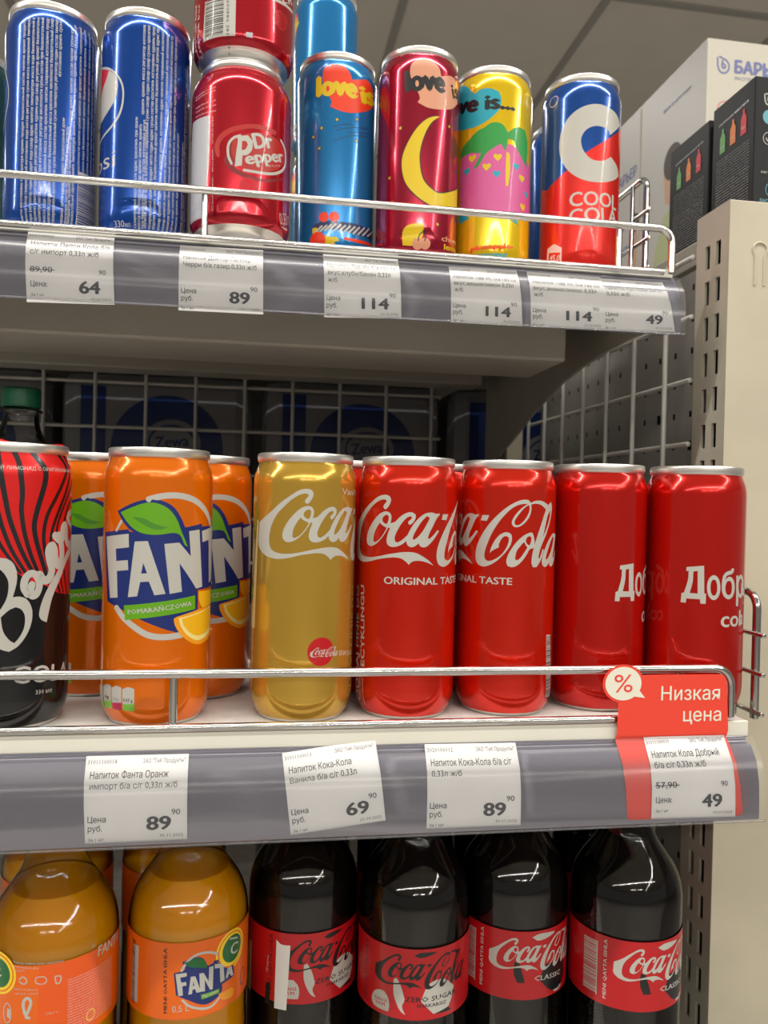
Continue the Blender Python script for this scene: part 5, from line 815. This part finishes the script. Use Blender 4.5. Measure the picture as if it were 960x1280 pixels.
# white cartons: u runs from the far end to the near end on the side face
def person_blob(u, v, s, shirt):
    return [['c', 'skin', 2, (u+3*s, v-10*s), 12*s], ['c', 'hair', 3, (u, v), 14*s], ['p', shirt, 1, [(u-16*s, v-75*s), (u-14*s, v-40*s), (u-4*s, v-22*s), (u+14*s, v-22*s), (u+26*s, v-40*s), (u+28*s, v-75*s)]]]
H = 323.0; D = 160.0
side = [['t', 'blueink', 1, 'фильтр для воды', (60, 283), (125, 283), 4.5, .5, False]]
side += [['c', 'hair', 3, (86, 212), 22], ['p', 'skin', 2, [(64, 205), (70, 165), (86, 158), (100, 175), (106, 205)]], ['p', 'leafy', 1, [(30, 2), (40, 90), (66, 150), (104, 160), (140, 120), (156, 60), (156, 2)]],
         ['c', 'rind', 2, (100, 60), 14], ['c', 'leafy', 2, (45, 60), 18]]
front = logo('blueink', 20, 294, 13)+[['t', 'blueink', 1, 'БАРЬЕР', (34, 287), (104, 287), 14, 2.6, False], ['t', 'blueink', 1, 'ЭКСПЕРТ ХАРД', (34, 279), (84, 279), 3.5, 0, False],
         ['s', 'bred', 1, .9, [(14, 80), (14, 240), (17, 250), (26, 253), (200, 253)], 0]]+logo('blueink', 24, 222, 7)
carton('filter_box', 'large white box with blue Cyrillic lettering, behind the black boxes', .50, .80, .851, 1.009, .2229, .5466, 'box_white', 'box_side', side, front, 'large white boxes on the side shelf')
side = [['t', 'blueink', 1, 'БАРЬЕР', (86, 235), (150, 235), 14, 1.5, False], ['s', 'blueink', 1, 1.0, [(110, 75), (155, 75)], 0], ['s', 'blueink', 1, 1.0, [(90, 40), (155, 40)], 0], ['t', 'blueink', 1, 'фильтр', (100, 140), (150, 140), 7, .5, False],
        ['c', 'hair', 3, (148, 170), 13], ['p', 'skin', 2, [(128, 60), (132, 130), (142, 165), (156, 160), (156, 60)]]]
carton('filter_box', 'white box standing farther back behind the large white box', .50, .80, 1.0125, 1.17, .2229, .5466, 'box_white', 'box_side', side, [], 'large white boxes on the side shelf')
def black_side(D, H):
    out = []
    for k, c in enumerate(('bgreen', 'borange', 'bred')):
        u = D*.26+k*D*.25; v = H*.70+k*1.2
        out.append(['q', c, 1, [(u-3.6, v-9), (u+3.6, v-9), (u+3.6, v+3), (u+1.2, v+7), (u+1.2, v+10), (u-1.2, v+10), (u-1.2, v+7), (u-3.6, v+3)]])
        out.append(['t', 'white', 2, ('16', '12', 'NO')[k], (u-2.4, v-5), (u+2.4, v-5), 2.2, .5, True])
    out.append(['t', 'lightgrey', 1, 'сменная кассета', (D*.16, H*.83), (D*.86, H*.85), 2.0, .3, True])
    for k in range(24):
        v = H*.56-k*H*.0215
        out.append(['t', 'grey' if k < 9 else 'lightgrey', 1, micro(34, 400+k), (D*.12, v), (D*.90, v), .95, 0, True])
    return out
H2 = 104; 
front = logo('white', 11, H2-17, 6)+[['c', 'bteal', 1, (12, H2-30), 5.5], ['t', 'white', 1, 'Барьер', (20, H2-18), (48, H2-18), 5, 1, False], ['r', 'white', 1, (12, H2-46), 4.6, 4.6], ['s', 'white', 1, .9, [(9.8, H2-46), (11.5, H2-48), (14.5, H2-43.8)], 0],
        ['t', 'white', 1, 'для', (12, H2-66), (18, H2-66), 2, 0, True], ['t', 'white', 1, 'жесткой воды', (6, H2-72), (26, H2-72), 2, 0, True], ['r', 'bteal', 1, (16, H2-84), 5.5, 5.5], ['t', 'white', 2, '2', (14.5, H2-86), (17.5, H2-86), 4, .5, False],
        ['t', 'bteal', 1, 'ВИТАМИН', (6, H2-94), (26, H2-94), 2.6, .4, False]]
grp = 'small black boxes on the side shelf'
carton('filter_box', 'nearest small black box, on the right above the upright', .36, .46, .5455, .6010, .2229, .3268, 'box_black', 'box_black', black_side(55.5, H2), front, grp)
carton('filter_box', 'small black box behind the nearest black box', .36, .46, .6065, .6690, .2229, .3228, 'box_black', 'box_black', black_side(62.5, 100), [], grp)

# ------------------------------------------------------------------ packs of paper behind the back grid
def tissue(x, label, src=None):
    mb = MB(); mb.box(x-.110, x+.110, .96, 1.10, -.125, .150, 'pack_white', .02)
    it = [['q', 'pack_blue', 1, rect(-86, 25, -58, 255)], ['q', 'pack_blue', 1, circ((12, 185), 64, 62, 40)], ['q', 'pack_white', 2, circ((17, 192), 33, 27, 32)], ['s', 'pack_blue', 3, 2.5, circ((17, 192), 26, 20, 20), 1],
          ['t', 'pack_blue', 3, 'Zewa', (-2, 185), (37, 189), 13, 1.5, False], ['c', 'crimson', 1, (78, 150), 15]]
    print_art(mb, it, flat((x, .96, -.125), (1, 0, 0), (0, 0, 1), (0, -1, 0)))
    o = mb.build('tissue_pack'); return tag(o, label, 'tissue pack', 'paper packs behind the back grid')
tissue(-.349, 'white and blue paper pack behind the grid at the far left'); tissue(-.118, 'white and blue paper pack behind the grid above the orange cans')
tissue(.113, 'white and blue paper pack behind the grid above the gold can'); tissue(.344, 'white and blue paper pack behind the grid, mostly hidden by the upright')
t = thing('store_shelf', 'dark shelf unit behind the grid that carries the paper packs', 'shelf', (0, 0, 0))
mb = MB(); mb.box(-.8, .47, .935, 1.4, -.145, -.125, 'shelf_shaded'); mb.build('board', t)
mb = MB(); mb.box(-.8, .334, .9205, 1.4, .1685, .19, 'shelf_shaded'); mb.build('upper_board', t)
mb = MB(); mb.box(-.8, .47, 1.4, 1.41, -H0, .21, 'pegboard'); mb.build('back_panel', t)
